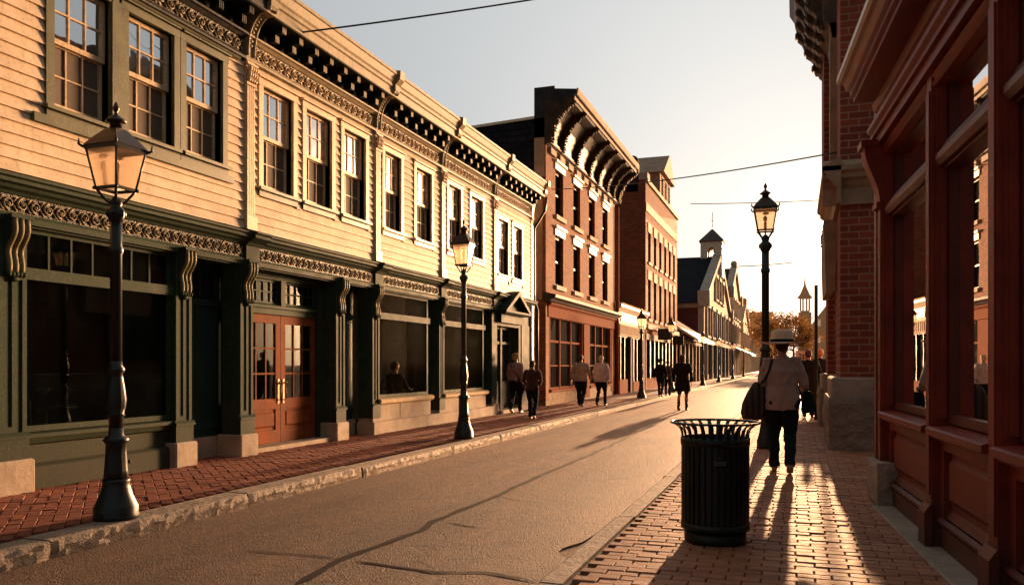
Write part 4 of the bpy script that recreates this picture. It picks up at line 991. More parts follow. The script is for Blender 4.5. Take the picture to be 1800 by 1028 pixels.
# ------------------------------------------------------------------ right brick corner building
BR=thing('corner_brick_building','deep red brick corner building with rough stone plinth, sandstone belt course and carved cornice','building',(.45,13.15,KZ))
x0=.62; yA,yB=13.2,19.6
m=MB(); m.box(x0,9,yA,yA+1.5,1.2,8.6); m.box(x0+.22,9,yA+1.5,yB-1.3,1.2,6.8); m.box(x0,9,yB-1.3,yB,1.2,6.8); m.box(x0-.15,9,yA+2.6,yA+4.0,4.3,8.5); m.box(x0+.15,9,yA+1.5,yA+2.6,6.8,8.5)
obj('wall',m,brickR,BR)
m=MB(); 
for (a,b) in ((yA-.1,yA+1.6),(yB-1.4,yB+.0)):
    m.cbox(x0-.13,9,a,b,.92,1.215,.03)
m.box(x0+.12,9,yA+1.6,yB-1.4,.92,1.2); obj('plinth_cap',m,graysm,BR)
def rough_block(x0_,x1_,y0_,y1_,z0_,z1_,amp,seed):
    mb=MB(); n_=26
    def P(u,v,f):
        return None
    # subdivided faces with noise pushed outward
    def face(o,du,dv,nrm,nu,nv):
        vs=[];fs=[]
        for i in range(nu+1):
            for j in range(nv+1):
                p=Vector(o)+Vector(du)*(i/nu)+Vector(dv)*(j/nv)
                e=min(i,nu-i,j,nv-j); k=min(1,e/2)
                d=amp*(noise.noise(p*3+Vector((seed,0,0)))+.6*noise.noise(p*9)+.3*noise.noise(p*22))*k
                vs.append(tuple(p+Vector(nrm)*(d+amp*.6*k)))
        for i in range(nu):
            for j in range(nv): a=i*(nv+1)+j; fs.append((a,a+nv+1,a+nv+2,a+1))
        mb.add(vs,fs)
    face((x0_,y0_,z0_),(x1_-x0_,0,0),(0,0,z1_-z0_),(0,-1,0),int((x1_-x0_)/.05)+2,18)
    face((x0_,y0_,z0_),(0,y1_-y0_,0),(0,0,z1_-z0_),(-1,0,0),int((y1_-y0_)/.05)+2,18)
    face((x0_,y0_,z1_),(x1_-x0_,0,0),(0,y1_-y0_,0),(0,0,1),2,2)
    return mb
m=rough_block(.46,3.2,13.08,14.95,KZ-.04,.92,.035,3); m2=rough_block(.46,3.2,18.15,19.6,KZ-.04,.92,.035,9); m.add(m2.v,m2.f); m.box(x0+.1,9,14.9,18.2,KZ,.92); obj('rough_plinth',m,graystone,BR)
# belt course
m=MB(); prof=[(0,3.78),(.06,3.78),(.06,4.02),(.1,4.06),(.14,4.12),(.2,4.16),(.2,4.22),(.25,4.26),(.25,4.33),(0,4.46)]
pr=[(x0-a,z) for a,z in prof]
m.prism(pr,yA-.25,yA+3.4); m.prism([(yA-a,z) for a,z in prof],x0-.25,9,'x')
m.box(x0-.03,x0+.001,yA+1.45,yB-1.25,3.8,4.05); obj('belt_course',m,sandstone,BR)
# angled springer of the arch between the piers
m=MB(); m.prism([(x0-.16,2.6),(x0-.05,2.6),(x0+.05,3.78),(x0-.2,3.78)],yA+1.2,yA+3.2); obj('stone_springer',m,sandstone,BR); m=MB(); m.box(x0-.05,x0+.22,yB-1.45,yB+.1,2.9,4.5); obj('stone_corbel',m,sandstone,BR)
m=MB(); m.box(x0-.1,x0-.001,yA+1.2,yA+1.5,4.46,7.0); obj('stone_quoin',m,sandstone,BR)
m=MB(); prof=[(0,6.75),(.06,6.75),(.1,6.95),(.2,7.05),(.22,7.4),(.4,7.6),(.45,7.9),(.62,8.0),(.66,8.2),(.75,8.35),(.75,8.6),(0,8.65)]
m.prism([(x0-a,z) for a,z in prof],yA+1.2,yA+4.1)
obj('cornice',m,paint('bronze_cornice',(.12,.085,.055),.5,.4,.3,(.3,.2,.12),.4),BR)
for i in range(5):
    m=MB(); y_=yA+1.5+i*.55
    m.prism([(x0-.2,6.98),(x0-.27,7.0),(x0-.31,7.1),(x0-.3,7.22),(x0-.36,7.3),(x0-.44,7.36),(x0-.47,7.5),(x0-.52,7.62),(x0-.6,7.7),(x0-.62,7.82),(x0-.2,7.84)],y_-.09,y_+.09)
    for (a_,z_) in ((.3,7.12),(.44,7.45),(.6,7.78)): m.loft([(x0-a_,y_-.11,z_),(x0-a_,y_+.11,z_)],.045,10,side=(1,0,0))
    obj('carved_corbel',m,_m['bronze_cornice'],BR)
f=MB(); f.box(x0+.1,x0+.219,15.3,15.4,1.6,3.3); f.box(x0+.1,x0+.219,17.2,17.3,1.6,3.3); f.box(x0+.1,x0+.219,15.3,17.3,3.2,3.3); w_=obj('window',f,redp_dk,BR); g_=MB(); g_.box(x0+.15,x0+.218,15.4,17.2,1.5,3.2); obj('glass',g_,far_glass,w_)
f=MB(); f.box(x0-.02,x0+.04,16.6,16.66,0.2,.25);
m=MB(); m.loft([(x0-.2,19.75,.15),(x0-.2,19.75,3.2)],.04,10,side=(0,1,0)); obj('drainpipe',m,iron,BR)

# ------------------------------------------------------------------ red wooden storefront (own axis)
RA=R(4.3)
RS=thing('red_storefront','dark red painted wooden shopfront with tall plate windows and raised panels at the right edge','building',(.86,6.6,0),RA)
def robj(nm,mb,m,p=None): return obj(nm,mb,m,p or RS,True)
# local: x = inwards (+) / street side (-), y = along (+ away)
posts=[1.60,-.28,-1.72,-3.15]; pw=.13
cols_y=[(1.6,1.78),(-.29,-.16),(-1.74,-1.60),(-3.2,-3.05),(-4.7,-4.55)]
for i,(a,b) in enumerate(cols_y):
    m=MB(); m.box(0,.1,a,b,KZ,3.5); m.box(.1,.28,a-.0,b,KZ,3.5)
    m.box(.03,.1,a-.02,a-.001,KZ+.9,3.35); m.box(.05,.09,a-.035,a-.02,KZ+.9,3.33)
    m.prism([(-.05,KZ),(0,KZ),(0,.44),(-.012,.44),(-.05,.38)],a-.03,b+.03); m.box(-.012,-.001,a+.02,b-.02,.5,3.3)
    robj('post',m,redp)
# end pilaster facing the street with console
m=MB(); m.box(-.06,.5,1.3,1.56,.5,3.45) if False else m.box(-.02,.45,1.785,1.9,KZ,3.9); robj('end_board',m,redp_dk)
rc=MB(); cur=[(-.02-.13*(.5+.5*math.cos(PI*i/12)),3.4-.5*i/12) for i in range(13)]
rc.prism([(0,3.4)]+cur+[(0,2.9)],1.6,1.8); rc.box(-.18,0,1.58,1.82,3.4,3.46); rc.box(-.05,0,1.59,1.81,2.84,2.89)
robj('console',rc,redp)
st=rough_block(-.07,.16,1.42,1.95,KZ,.52,.02,5); 
robj('stone_foot',st,graysm)
spans=[(-.16,1.6),(-1.60,-.29),(-3.05,-1.74),(-4.55,-3.2)]
for i,(a,b) in enumerate(spans):
    # panel below the sill
    m=MB(); xp=.1
    m.box(xp,.2,a,b,KZ-.02,.98); m.box(xp-.045,xp,a,a+.1,KZ,.97); m.box(xp-.045,xp,b-.1,b,KZ,.97); m.box(xp-.045,xp,a+.1,b-.1,.82,.97); m.box(xp-.045,xp,a+.1,b-.1,KZ,.36)
    m.prism([(xp-.045,.36),(xp-.03,.36),(xp-.0,.42),(xp,.36)],a+.1,b-.1); 
    m.prism([(xp-.045,.36),(xp-.075,.345),(xp-.075,.33),(xp-.045,.30)],a,b)
    for q in range(3): m.box(xp-.045-.008*q,xp,a+.1,b-.1,.345-.02*q-.02,.345-.02*q-.004)
    m.prism([(xp,.46),(xp-.03,.5),(xp-.03,.74),(xp,.78)],a+.18,b-.18)
    robj('panel',m,redp)
    s_=MB(); s_.prism([(.24,1.0),(-.02,.975),(-.04,.965),(-.04,.925),(-.01,.92),(.0,.90),(.24,.9)],a+.002,b-.002); robj('sill',s_,redp)
    # glazing frame
    f=MB(); xg=.13
    f.box(xg-.03,xg+.03,a,a+.05,1.0,3.4); f.box(xg-.03,xg+.03,b-.07,b,1.0,3.4); f.box(xg-.03,xg+.03,a+.05,b-.07,1.0,1.06); f.box(xg-.03,xg+.03,a+.05,b-.07,3.3,3.4)
    f.box(xg-.06,xg+.03,a,b,2.74,2.84); f.prism([(xg-.06,2.76),(.04,2.76),(.02,2.80),(.02,2.84),(.05,2.88),(xg-.06,2.92)],a,b)
    
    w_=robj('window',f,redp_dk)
    g_=MB(); g_.box(xg,xg+.006,a+.04,b-.05,1.05,2.75); robj('display_glass',g_,mirror_glass,w_)
    g_=MB(); g_.box(xg,xg+.006,a+.04,b-.05,2.85,3.32); robj('transom_glass',g_,mirror_glass,w_)
    h=MB(); h.prism([(.24,3.32),(.02,3.32),(.0,3.34),(.02,3.37),(-.0,3.40),(.24,3.42)],a,b); robj('window_head',h,redp)
m=MB(); L0,L1=-5.5,1.78
m.prism([(.3,3.42),(-.04,3.42),(-.04,3.5),(-.07,3.5),(-.07,3.54),(-.1,3.56),(-.1,3.60),(.3,3.60)],L0,L1)
m.prism([(.3,3.6),(-.0,3.6),(-.0,3.74),(-.04,3.76),(-.06,3.82),(.3,3.82)],L0,L1)
robj('architrave',m,redp)
m=MB(); m.prism([(.3,3.82),(-.24,3.82),(-.24,3.87),(-.27,3.875),(-.27,3.92),(-.30,3.93),(-.33,3.99),(-.36,4.0),(-.36,4.05),(.3,4.08)],L0,L1-.15); robj('cornice',m,redp)
m=MB(); m.prism([(-.36,4.0),(-.385,4.01),(-.385,4.06),(-.36,4.065)],L0,L1-.14); robj('gutter_flashing',m,white)
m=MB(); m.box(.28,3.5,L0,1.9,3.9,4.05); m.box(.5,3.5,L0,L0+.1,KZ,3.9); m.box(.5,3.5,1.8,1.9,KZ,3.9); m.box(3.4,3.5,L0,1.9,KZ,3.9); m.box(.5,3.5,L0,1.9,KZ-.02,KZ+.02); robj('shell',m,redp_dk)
m=MB(); m.cbox(-.12,.12,-6,1.4,KZ-.05,KZ+.018,.01); robj('threshold_stone',m,graysm)

# ------------------------------------------------------------------ street lamps
lamp=thing('street_lamp','largest iron lamp post with four-sided glass lantern, nearest on the left pavement','street lamp',(-5.32,5.33,KZ),0,'lantern street lamps')
m=MB(); m.lathe([(.175,0),(.178,.03),(.172,.05),(.172,.105),(.16,.125),(.15,.15),(.128,.20),(.108,.27),(.103,.30),(.108,.315),(.1,.33)],0,0,32); m.lathe([(.098,.32),(.092,.4),(.082,.55),(.08,.62),(.095,.635),(.1,.655),(.085,.67),(.06,.69),(.056,.75)],0,0,32,flute=(10,.12,.33,.6))
m.box(-.03,.03,-.186,-.165,.03,.06)
obj('base',m,iron,lamp,True)
m=MB(); m.lathe([(.056,.72),(.056,.84),(.07,.85),(.06,.87),(.075,.92),(.082,.98),(.07,1.08),(.055,1.16),(.05,1.2),(.066,1.215),(.066,1.24),(.05,1.26),(.048,1.3)],0,0,32,flute=(10,.1,.88,1.15))
m.lathe([(.046,1.28),(.046,2.18),(.056,2.2),(.056,2.23),(.046,2.25),(.046,2.46)],0,0,32,flute=(12,.1,1.3,2.17)); m.lathe([(.046,2.45),(.06,2.47),(.07,2.52),(.06,2.56),(.04,2.58),(.05,2.6),(.05,2.62),(.02,2.66)],0,0,20)
for k in range(6): a=k*PI/3; m.ball((.062*math.cos(a),.062*math.sin(a),2.52),(.02,.02,.035),8,6)
obj('post',m,iron,lamp,True)
# lantern: bottom z 2.72 half .115 ; top z 3.06 half .2
zb,zt,hb,ht=2.72,3.045,.105,.158
m=MB()
for sx in (-1,1):
    for sy in (-1,1):
        m.loft([(sx*hb,sy*hb,zb),(sx*ht,sy*ht,zt)],.009,6); m.loft([(0,0,2.58),(sx*.05,sy*.05,2.62),(sx*.085,sy*.085,2.68),(sx*hb,sy*hb,2.72)],.011,8)
        m.ball((sx*(hb+.008),sy*(hb+.008),2.72),.016,8,6); m.loft([(sx*(ht+.01),sy*(ht+.01),zt),(sx*(ht+.035),sy*(ht+.035),zt+.02),(sx*(ht+.035),sy*(ht+.035),zt+.065)],[.012,.012,.005],6)
for (h_,z,t_) in ((hb,zb,.012),(ht,zt,.016)):
    for s_ in (-1,1): m.box(-h_-.01,h_+.01,s_*h_-.01,s_*h_+.01,z-t_,z+t_); m.box(s_*h_-.01,s_*h_+.01,-h_+.0101,h_-.0101,z-t_,z+t_)
m.loft([(0,0,2.6),(0,0,2.74)],.012,6)
obj('lantern_frame',m,iron,lamp,True)
m=MB()
q=[(-1,-1),(1,-1),(1,1),(-1,1)]
for i in range(4):
    a,b=q[i],q[(i+1)%4]; e=.004
    m.add([((hb-e)*a[0],(hb-e)*a[1],zb+.01),((hb-e)*b[0],(hb-e)*b[1],zb+.01),((ht-e)*b[0],(ht-e)*b[1],zt-.01),((ht-e)*a[0],(ht-e)*a[1],zt-.01)],[(0,1,2,3)])
obj('lantern_glass',m,lampglass,lamp,True)
m=MB(); m.lathe([(.235,3.05),(.243,3.065),(.19,3.12),(.10,3.20),(.07,3.22)],0,0,4,True,rot=PI/4); m.lathe([(.05,3.215),(.046,3.265),(.06,3.27),(.085,3.28),(.072,3.293),(.038,3.32),(.018,3.335),(.011,3.355),(.024,3.375),(.026,3.395),(.007,3.44)],0,0,16)
obj('lantern_roof',m,iron_r,lamp,True)
m=MB(); m.loft([(0,0,2.74),(0,0,2.85)],.022,8); m.ball((0,0,2.9),(.03,.03,.05)); m.ball((.01,0,2.98),(.05,.05,.02)); obj('burner',m,iron_r,lamp,True)
l2=dup(lamp,(-5.44,13.12,KZ),R(0),'iron lamp post in front of the clapboard buildings, its lantern against the sunlit upper window',1)
l2.scale=(.97,.97,1.1)
dup(lamp,(-5.6,31.2,KZ),R(12),'dark lamp post on the left pavement just before the two walkers with a backpack',1.0)
dup(lamp,(-5.5,38.5,KZ),R(3),'lamp post on the left pavement in front of the white-corniced low shop',1.03)
dup(lamp,(-5.5,52,KZ),R(8),'far lamp post beside the pale pitched roof shop',1.0)
dup(lamp,(-5.4,62,KZ),R(0),'distant lamp post in front of the slate-roofed hall',1.0)
dup(lamp,(-5.4,76,KZ),R(0),'tiny lamp post far down the left pavement, past the slate-roofed hall corner',1.0)
dup(lamp,(-5.4,92,KZ),R(0),'faintest and farthest lamp post on the left pavement',1.0)
rl=dup(lamp,(-.445,13.0,KZ),R(3),'lamp post rising behind the woman in the straw hat on the right pavement',1)
for c_ in kids(rl):
    if c_.name.startswith('base'): c_.scale=(.72,.72,1.218)
    elif c_.name.startswith('post'): c_.scale=(1.2,1.2,1.218)
    else: c_.location.z+=.58; c_.scale=(1.03,1.03,1)

# ------------------------------------------------------------------ litter bin
BX,BY=-.555,6.07
can=thing('litter_bin','dark green slatted metal litter bin with a flared open rim on the brick pavement','litter bin',(BX,BY,KZ)); can.scale=(.97,.97,.98)
m=MB(); m.lathe([(.0,0),(.215,0),(.225,.015),(.225,.075),(.2,.085),(.19,.1),(.235,.105),(.24,.12)],0,0,40,True); obj('base',m,canpaint,can,True)
m=MB()
N=34
for k in range(N):
    a=2*PI*k/N; 
    s0=len(m.v); m.box(.238,.246,-.016,.016,.115,.735); m.rotz(a,0,0,s0)
obj('slats',m,canpaint,can,True)
m=MB(); m.lathe([(.236,.10),(.25,.10),(.25,.145),(.236,.145)],0,0,48,False); obj('hoop',m,canpaint,can,True); m=MB(); m.lathe([(.236,.71),(.252,.71),(.252,.765),(.236,.765),(.236,.71)],0,0,48,False); obj('hoop',m,canpaint,can,True)
m=MB()
for k in range(26):
    a=2*PI*(k+.5)/26; s0=len(m.v)
    pts=[(.24,0,.75),(.243,0,.79),(.255,0,.825),(.285,0,.855),(.315,0,.868)]
    m.loft(pts,[(.015,.004)]*5,6,side=(0,1,0)); m.rotz(a,0,0,s0)
obj('flared_ribs',m,canpaint,can,True)
m=MB(); n_=56; rim=[(.318+.012*math.cos(t_*PI/4),.873+.009*math.sin(t_*PI/4)) for t_ in range(9)]; m.lathe(rim,0,0,n_,False); obj('rim',m,canpaint,can,True)
m=MB(); m.lathe([(.0,.12),(.215,.12),(.222,.6),(.226,.765),(.23,.77),(.232,.765),(.228,.6),(.221,.118)],0,0,40,False); obj('liner',m,black,can,True)
m=MB(); rr=random.Random(4)
va=math.atan2(0-BY,0-BX)+.12
for row in range(2):
    t_=-.038
    while t_<.045:
        w_=rr.uniform(.004,.011); s0=len(m.v); zz=.60-row*.016
        m.box(.2465,.2478,t_,t_+w_,zz,zz+.010); m.rotz(va,0,0,s0); t_+=w_+.004
s0=len(m.v); m.box(.2465,.2478,-.006,.002,.628,.640); m.rotz(va,0,0,s0)
obj('sticker',m,plain('faded_sticker',(.16,.14,.1),.6),can,True)

# ------------------------------------------------------------------ overhead cables
def cable(name,label,p,q,sag,r_=.012):
    m=MB(); pts=[]
    for i in range(41):
        t_=i/40; pts.append((p[0]+(q[0]-p[0])*t_,p[1]+(q[1]-p[1])*t_,p[2]+(q[2]-p[2])*t_-sag*4*t_*(1-t_)))
    m.loft(pts,r_,6,side=(0,0,1)); tag(obj(name,m,rubber),label,'cable')
cable('overhead_cable','black cable leaving the near cornice toward the top of the picture',(-6.95,10.4,6.30),(6.5,21.5,12.4),.35,.014)
cable('overhead_cable','sagging black cable strung from the big brick building to the corner brick building',(-7.0,23.9,6.72),(.6,13.9,4.75),.12,.012)
cable('overhead_cable','thin faint cable crossing high above the far street',(-7.2,60,13.0),(8,58,12.4),.2,.028)
cable('overhead_cable','lower far cable crossing behind the right lamp post',(-7.2,100,13.0),(6,80,11.6),.3,.05)

# ------------------------------------------------------------------ people
skin=plain('skin',(.42,.22,.14),.55,0,.4)
shoe_d=plain('dark_shoe_leather',(.02,.015,.012),.5)
def hand(mb,wr,dirv,side,s=1.0,curl=.6):
    """five-finger hand hanging from wrist point along dirv (down), palm towards body"""
    d=Vector(dirv).normalized(); sd=Vector((0,1,0)); sd=(sd-d*sd.dot(d)).normalized(); nr=d.cross(sd)
    if nr.x*side>0: nr=-nr       # nr points towards the body (curl direction)
    w=Vector(wr)
    mb.loft([w,w+d*.04*s,w+d*.085*s],[(.026*s,.017*s),(.038*s,.015*s),(.036*s,.013*s)],10,side=tuple(sd))
    for k,(o,l) in enumerate(((.028,.07),(.01,.08),(-.009,.075),(-.027,.058))):
        b=w+d*.08*s+sd*o*s; c1=b+d*l*.45*s+nr*.004*s; c2=c1+(d*math.cos(curl)+nr*math.sin(curl))*l*.32*s; c3=c2+(d*math.cos(curl*1.8)+nr*math.sin(curl*1.8))*l*.28*s
        mb.loft([b-d*.01*s,b+d*.001,c1,c2,c3],[.009*s,.0088*s,.0082*s,.0076*s,.006*s],8,side=tuple(nr))
    b=w+d*.025*s+sd*.03*s; mb.loft([b-sd*.012*s,b+(sd*.018+d*.022)*s+nr*.006*s,b+(sd*.026+d*.048)*s+nr*.014*s],[.012*s,.010*s,.007*s],8,side=tuple(nr))
def person(label,loc,heading,h,top,pants,hair,stride=.24,topm=None,pantm=None,hairm=None,coat=.80,sleeve=1,arms=None,build=1.0,wide=1.0,voxel=.014,shoes=shoe_d,lean=0,curly=0,hairlen=.0,phase=1,skirt=None,seat=False):
    s=h/1.70; root=thing('person',label,'person',loc,heading); root.scale=(s,s,s)
    B=build
    hipz=.90; st=stride
    # joints per side
    J={}
    for sd in (-1,1):
        f=sd*phase
        hip=Vector((sd*.09,0,hipz))
        if seat: kn=Vector((sd*.12,.42,.5)); an=Vector((sd*.12,.42,.1))
        elif f>0: kn=Vector((sd*.095,.10+st*.35,.49)); an=Vector((sd*.09,st,.085))
        else: kn=Vector((sd*.095,.02+st*.12,.475)); an=Vector((sd*.09,-st*1.05,.135))
        if seat: hip.z=.52
        J[sd]=(hip,kn,an,f)
    dz=-.38 if seat else 0
    sh={sd:Vector((sd*.175*wide,lean,1.39+dz)) for sd in (-1,1)}
    A={}
    for sd in (-1,1):
        f=-sd*phase
        if arms and arms.get(sd): el,wr=[Vector(p) for p in arms[sd]]
        else: el=Vector((sd*.235*wide,.02+lean-.04+f*.04,1.11+dz)); wr=Vector((sd*.25*wide,.06+lean+f*.11,.87+dz+abs(f)*.01))
        A[sd]=(el,wr)
    # ---- body, one continuous surface
    b=MB()
    b.loft([(0,0,.84+dz),(0,0,.95+dz),(0,lean*.5,1.1+dz),(0,lean,1.28+dz),(0,lean,1.38+dz),(0,lean,1.43+dz),(0,lean+.01,1.47+dz),(0,lean+.015,1.54+dz)],
           [(.13*B,.09*B),(.155*B,.11*B),(.125*B,.095*B),(.155*B,.11*B),(.16*wide,.085),(.09,.065),(.055,.055),(.052,.052)],16)
    hc=(0,lean+.02,1.605+dz)
    b.ball(hc,(.074,.092,.098),20,14); b.ball((0,lean+.055,1.555+dz),(.052,.05,.05),14,9); b.loft([(0,lean+.10,1.63+dz),(0,lean+.125,1.59+dz),(0,lean+.108,1.578+dz)],[.008,.014,.012],8)
    for sd in (-1,1):
        b.ball((sd*.076,lean+.015,1.6+dz),(.012,.022,.032),8,6)
        hip,kn,an,f=J[sd]
        b.loft([hip+Vector((0,0,.02)),hip*.6+kn*.4,kn,kn*.6+an*.4+Vector((0,-.02,0)),an],[.085*B,.072*B,.052,.05,.036],12)
        toe=an+Vector((0,.15,-.045 if f>0 else -.085)); b.loft([an+Vector((0,-.03,-.02)),an+Vector((0,.03,-.025)),toe],[.038,.038,.022],10)
        el,wr=A[sd]; S=sh[sd]
        b.loft([S+Vector((-sd*.05,0,.01)),S,S*.5+el*.5,el,el*.5+wr*.5,wr],[.05,.052,.043,.036,.033,.024],10,side=(0,1,0))
    bd=remesh(b,voxel*.75,3)
    hm=MB()
    for sd in (-1,1):
        el,wr=A[sd]; hand(hm,wr-(wr-el).normalized()*.015,(wr-el),sd,1.0,.55)
    bd.add(hm.v,hm.f,True)
    obj('body',bd,skin,root,True)
    fc=MB()
    for sd in (-1,1): fc.ball((sd*.03,lean+.105,1.615+dz),(.012,.008,.008),8,6)
    fc.loft([(-.022,lean+.107,1.553+dz),(0,lean+.113,1.555+dz),(.022,lean+.107,1.553+dz)],.005,6); obj('eyes_and_mouth',fc,shoe_d,root,True)
    # ---- trousers
    t=MB()
    t.loft([(0,0,.80+dz if not seat else .45),(0,0,.9+dz),(0,0,.99+dz)],[(.15*B,.105*B),(.175*B,.125*B),(.15*B,.11*B)],16)
    for sd in (-1,1):
        hip,kn,an,f=J[sd]; low=an+Vector((0,-.005,-.02))
        t.loft([hip+Vector((0,-.01,.03)),hip*.6+kn*.4,kn,kn*.5+low*.5+Vector((0,-.02,0)),low],[.108*B,.095*B,.075*pants,.068*pants,.062*pants],14)
    obj('trousers',remesh(t,voxel,3,.018,12,loc[0]*7),pantm,root,True)
    sm=MB()
    for sd in (-1,1):
        hip,kn,an,f=J[sd]
        if f>0 or seat: pts=[an+Vector((0,-.06,-.055)),an+Vector((0,0,-.035)),an+Vector((0,.08,-.05)),an+Vector((0,.17,-.062))]
        else: pts=[an+Vector((0,-.05,-.02)),an+Vector((0,.0,-.045)),an+Vector((0,.08,-.095)),an+Vector((0,.15,-.115))]
        sm=MB(); sm.loft(pts,[(.034,.03),(.043,.045),(.045,.034),(.032,.02)],12,side=(1,0,0)); obj('shoe',remesh(sm,.009,2),shoes,root,True)
    # ---- top / coat
    c=MB(); zc=coat+dz
    c.loft([(0,0,zc),(0,0,zc+.03),(0,0,max(zc+.05,.95+dz)),(0,lean*.5,1.1+dz),(0,lean,1.27+dz),(0,lean,1.37+dz),(0,lean,1.425+dz),(0,lean+.005,1.455+dz)],
           [(.178*B+(.03 if coat<.7 else 0),.135*B+(.02 if coat<.7 else 0)),(.18*B+(.03 if coat<.7 else 0),.137*B+(.02 if coat<.7 else 0)),(.178*B,.137*B),(.158*B,.125*B),(.18*B,.135*B),(.18*wide,.11),(.115,.085),(.068,.065)],18)
    for sd in (-1,1):
        el,wr=A[sd]; S=sh[sd]; end=el.lerp(wr,.95 if sleeve==1 else sleeve)
        pts=[S+Vector((-sd*.07,0,.0)),S+Vector((-sd*.01,0,.0)),S*.5+el*.5,el,end]; rd=[.07,.072,.062,.055,.05]
        c.loft(pts,rd,12,side=(0,1,0))
    obj('jacket',remesh(c,voxel,3,.018,10,loc[1]*3),topm,root,True)
    # ---- hair
    hr=MB()
    hr.ball((0,lean+.005,1.625+dz),(.086,.1,.096),18,12)
    hr.ball((0,lean-.035,1.59+dz),(.08,.07,.085),16,10)
    if hairlen: hr.loft([(0,lean-.04,1.58+dz),(0,lean-.06,1.5+dz),(0,lean-.065,1.5+dz-hairlen)],[(.08,.05),(.085,.045),(.06,.03)],12)
    if curly:
        r_=random.Random(int(loc[1]*10))
        for k in range(70):
            a=r_.uniform(0,2*PI); p=r_.uniform(-.7,1.4); rr=.1
            y=math.cos(p)*math.sin(a)*rr
            if y>.06 and p<.6: continue
            hr.ball((math.cos(p)*math.cos(a)*rr,lean+y-.005,1.62+dz+math.sin(p)*.1),.022*r_.uniform(.7,1.2),8,6)
    # cut the face opening: keep hair off the front
    H=remesh(hr,.008,1 if curly else 3,.007,30,3)
    keep=[i for i,v in enumerate(H.v) if not (v[1]>lean+.035 and v[2]<1.655+dz)]
    ks=set(keep); mp={o:i for i,o in enumerate(keep)}
    H2=MB(); H2.v=[H.v[i] for i in keep]
    for f_ in H.f:
        if all(i in ks for i in f_): H2.f.append([mp[i] for i in f_]); H2.sm.append(True)
    if hairm: obj('hair',H2,hairm,root,True)
    return root,A,sh,s
hair_bl=cloth('blonde_hair',(.5,.3,.12),300,.6); hair_br=cloth('brown_hair',(.04,.02,.012),300,.6); hair_gr=cloth('grey_hair',(.32,.26,.2),300,.6); hair_red=cloth('dark_red_hair',(.09,.02,.012),300,.6); hair_straw=cloth('light_hair',(.55,.4,.24),300,.6)
black_c=cloth('black_wool',(.012,.011,.012)); navy=cloth('navy_denim',(.014,.018,.026)); teal=cloth('dark_teal_trousers',(.012,.02,.024)); beige=cloth('grey_beige_jacket',(.44,.29,.225)); brown_c=cloth('brown_sweater',(.075,.035,.022)); pink=cloth('dusty_pink_knit',(.42,.24,.2)); tan=cloth('tan_jacket',(.40,.29,.21)); pale=cloth('pale_jacket',(.5,.44,.4))
shoe_l=plain('tan_shoe',(.3,.17,.1),.5); shoe_w=plain('white_trainer',(.5,.4,.3),.5)
# woman with straw hat
arms={-1:((-.245,-.02,1.12),(-.26,.04,.92)),1:((.265,-.03,1.12),(.275,.14,1.02))}
HW,HA,HS,hs=person('woman in straw hat and grey-beige jacket carrying two bags up the right pavement',(-.16,10.15,KZ),R(2),1.60,1.28,1.0,1,stride=.19,topm=beige,pantm=teal,hairm=hair_br,coat=.79,sleeve=.75,arms=arms,build=1.2,wide=1.03,voxel=.009,shoes=shoe_l,phase=-1)
m=MB(); m.lathe([(.0,1.757),(.06,1.756),(.092,1.745),(.1,1.72),(.104,1.67),(.11,1.635),(.14,1.628),(.19,1.63),(.213,1.637),(.213,1.631),(.19,1.622),(.14,1.618),(.105,1.62),(.1,1.63)],0,.01,36,False)
for i in range(len(m.v)):
    x,y,z=m.v[i]; k_=math.hypot(x,y); z=1.62+(z-1.62)*1.3; m.v[i]=(x*1.3,y*1.22,z-.005-.035*max(0,(k_-.12)*6)*abs(y/max(k_,.01))+.02*max(0,(k_-.12)*6)*abs(x/max(k_,.01))**2)
straw=cloth('straw_weave',(.85,.58,.40),160)
ho=tag(obj('straw_hat',m,straw),'pale straw hat with a black band worn by the woman walking away','hat')
def follow(o,root): o.location=root.location; o.rotation_euler=root.rotation_euler; o.scale=root.scale
follow(ho,HW)
m=MB(); m.lathe([(.114,1.622),(.1135,1.645),(.110,1.665),(.108,1.665),(.108,1.62)],0,.01,36,False)
for i in range(len(m.v)): x,y,z=m.v[i]; m.v[i]=(x*1.29,y*1.21,1.62+(z-1.62)*1.1)
hb_=obj('hat_band',m,black_c,ho,True)
brownleather=plain('dark_brown_leather',(.035,.015,.01),.5)
# slouchy shoulder bag on her left
bg=thing('shoulder_bag','slouchy dark brown pleated bag on the left shoulder of the straw-hatted woman','bag',(0,0,0)); follow(bg,HW)
m=MB(); m.loft([(-.275,-.03,1.13),(-.28,-.03,1.09),(-.31,-.03,.98),(-.33,-.03,.86),(-.335,-.03,.74),(-.33,-.03,.67),(-.32,-.03,.64)],[(.06,.03),(.08,.045),(.115,.07),(.15,.08),(.165,.085),(.14,.065),(.08,.03)],24)
b_=remesh(m,.011,3,.0,9)
for i,v in enumerate(b_.v):
    x,y,z=v; k=.013*math.sin((x+.36)*(120-40*z)+z*3); b_.v[i]=(x,y-k if y<-.03 else y+k,z)
obj('bag_body',b_,brownleather,bg,True)
m=MB(); m.loft([(-.27,-.05,1.10),(-.20,-.12,1.17),(-.16,-.135,1.27),(-.125,-.085,1.40),(-.12,.0,1.46),(-.13,.09,1.38),(-.2,.12,1.25),(-.27,.0,1.12)],[(.016,.005)]*8,8,side=(1,0,0)); obj('strap',m,black,bg,True)
m=MB(); m.ball((-.25,-.07,1.12),(.014,.014,.022)); m.ball((-.31,-.07,1.1),(.014,.014,.022)); obj('buckle',m,brass,bg,True)
hb=thing('handbag','black structured handbag held in the right hand of the woman in the straw hat','bag',(0,0,0)); follow(hb,HW)
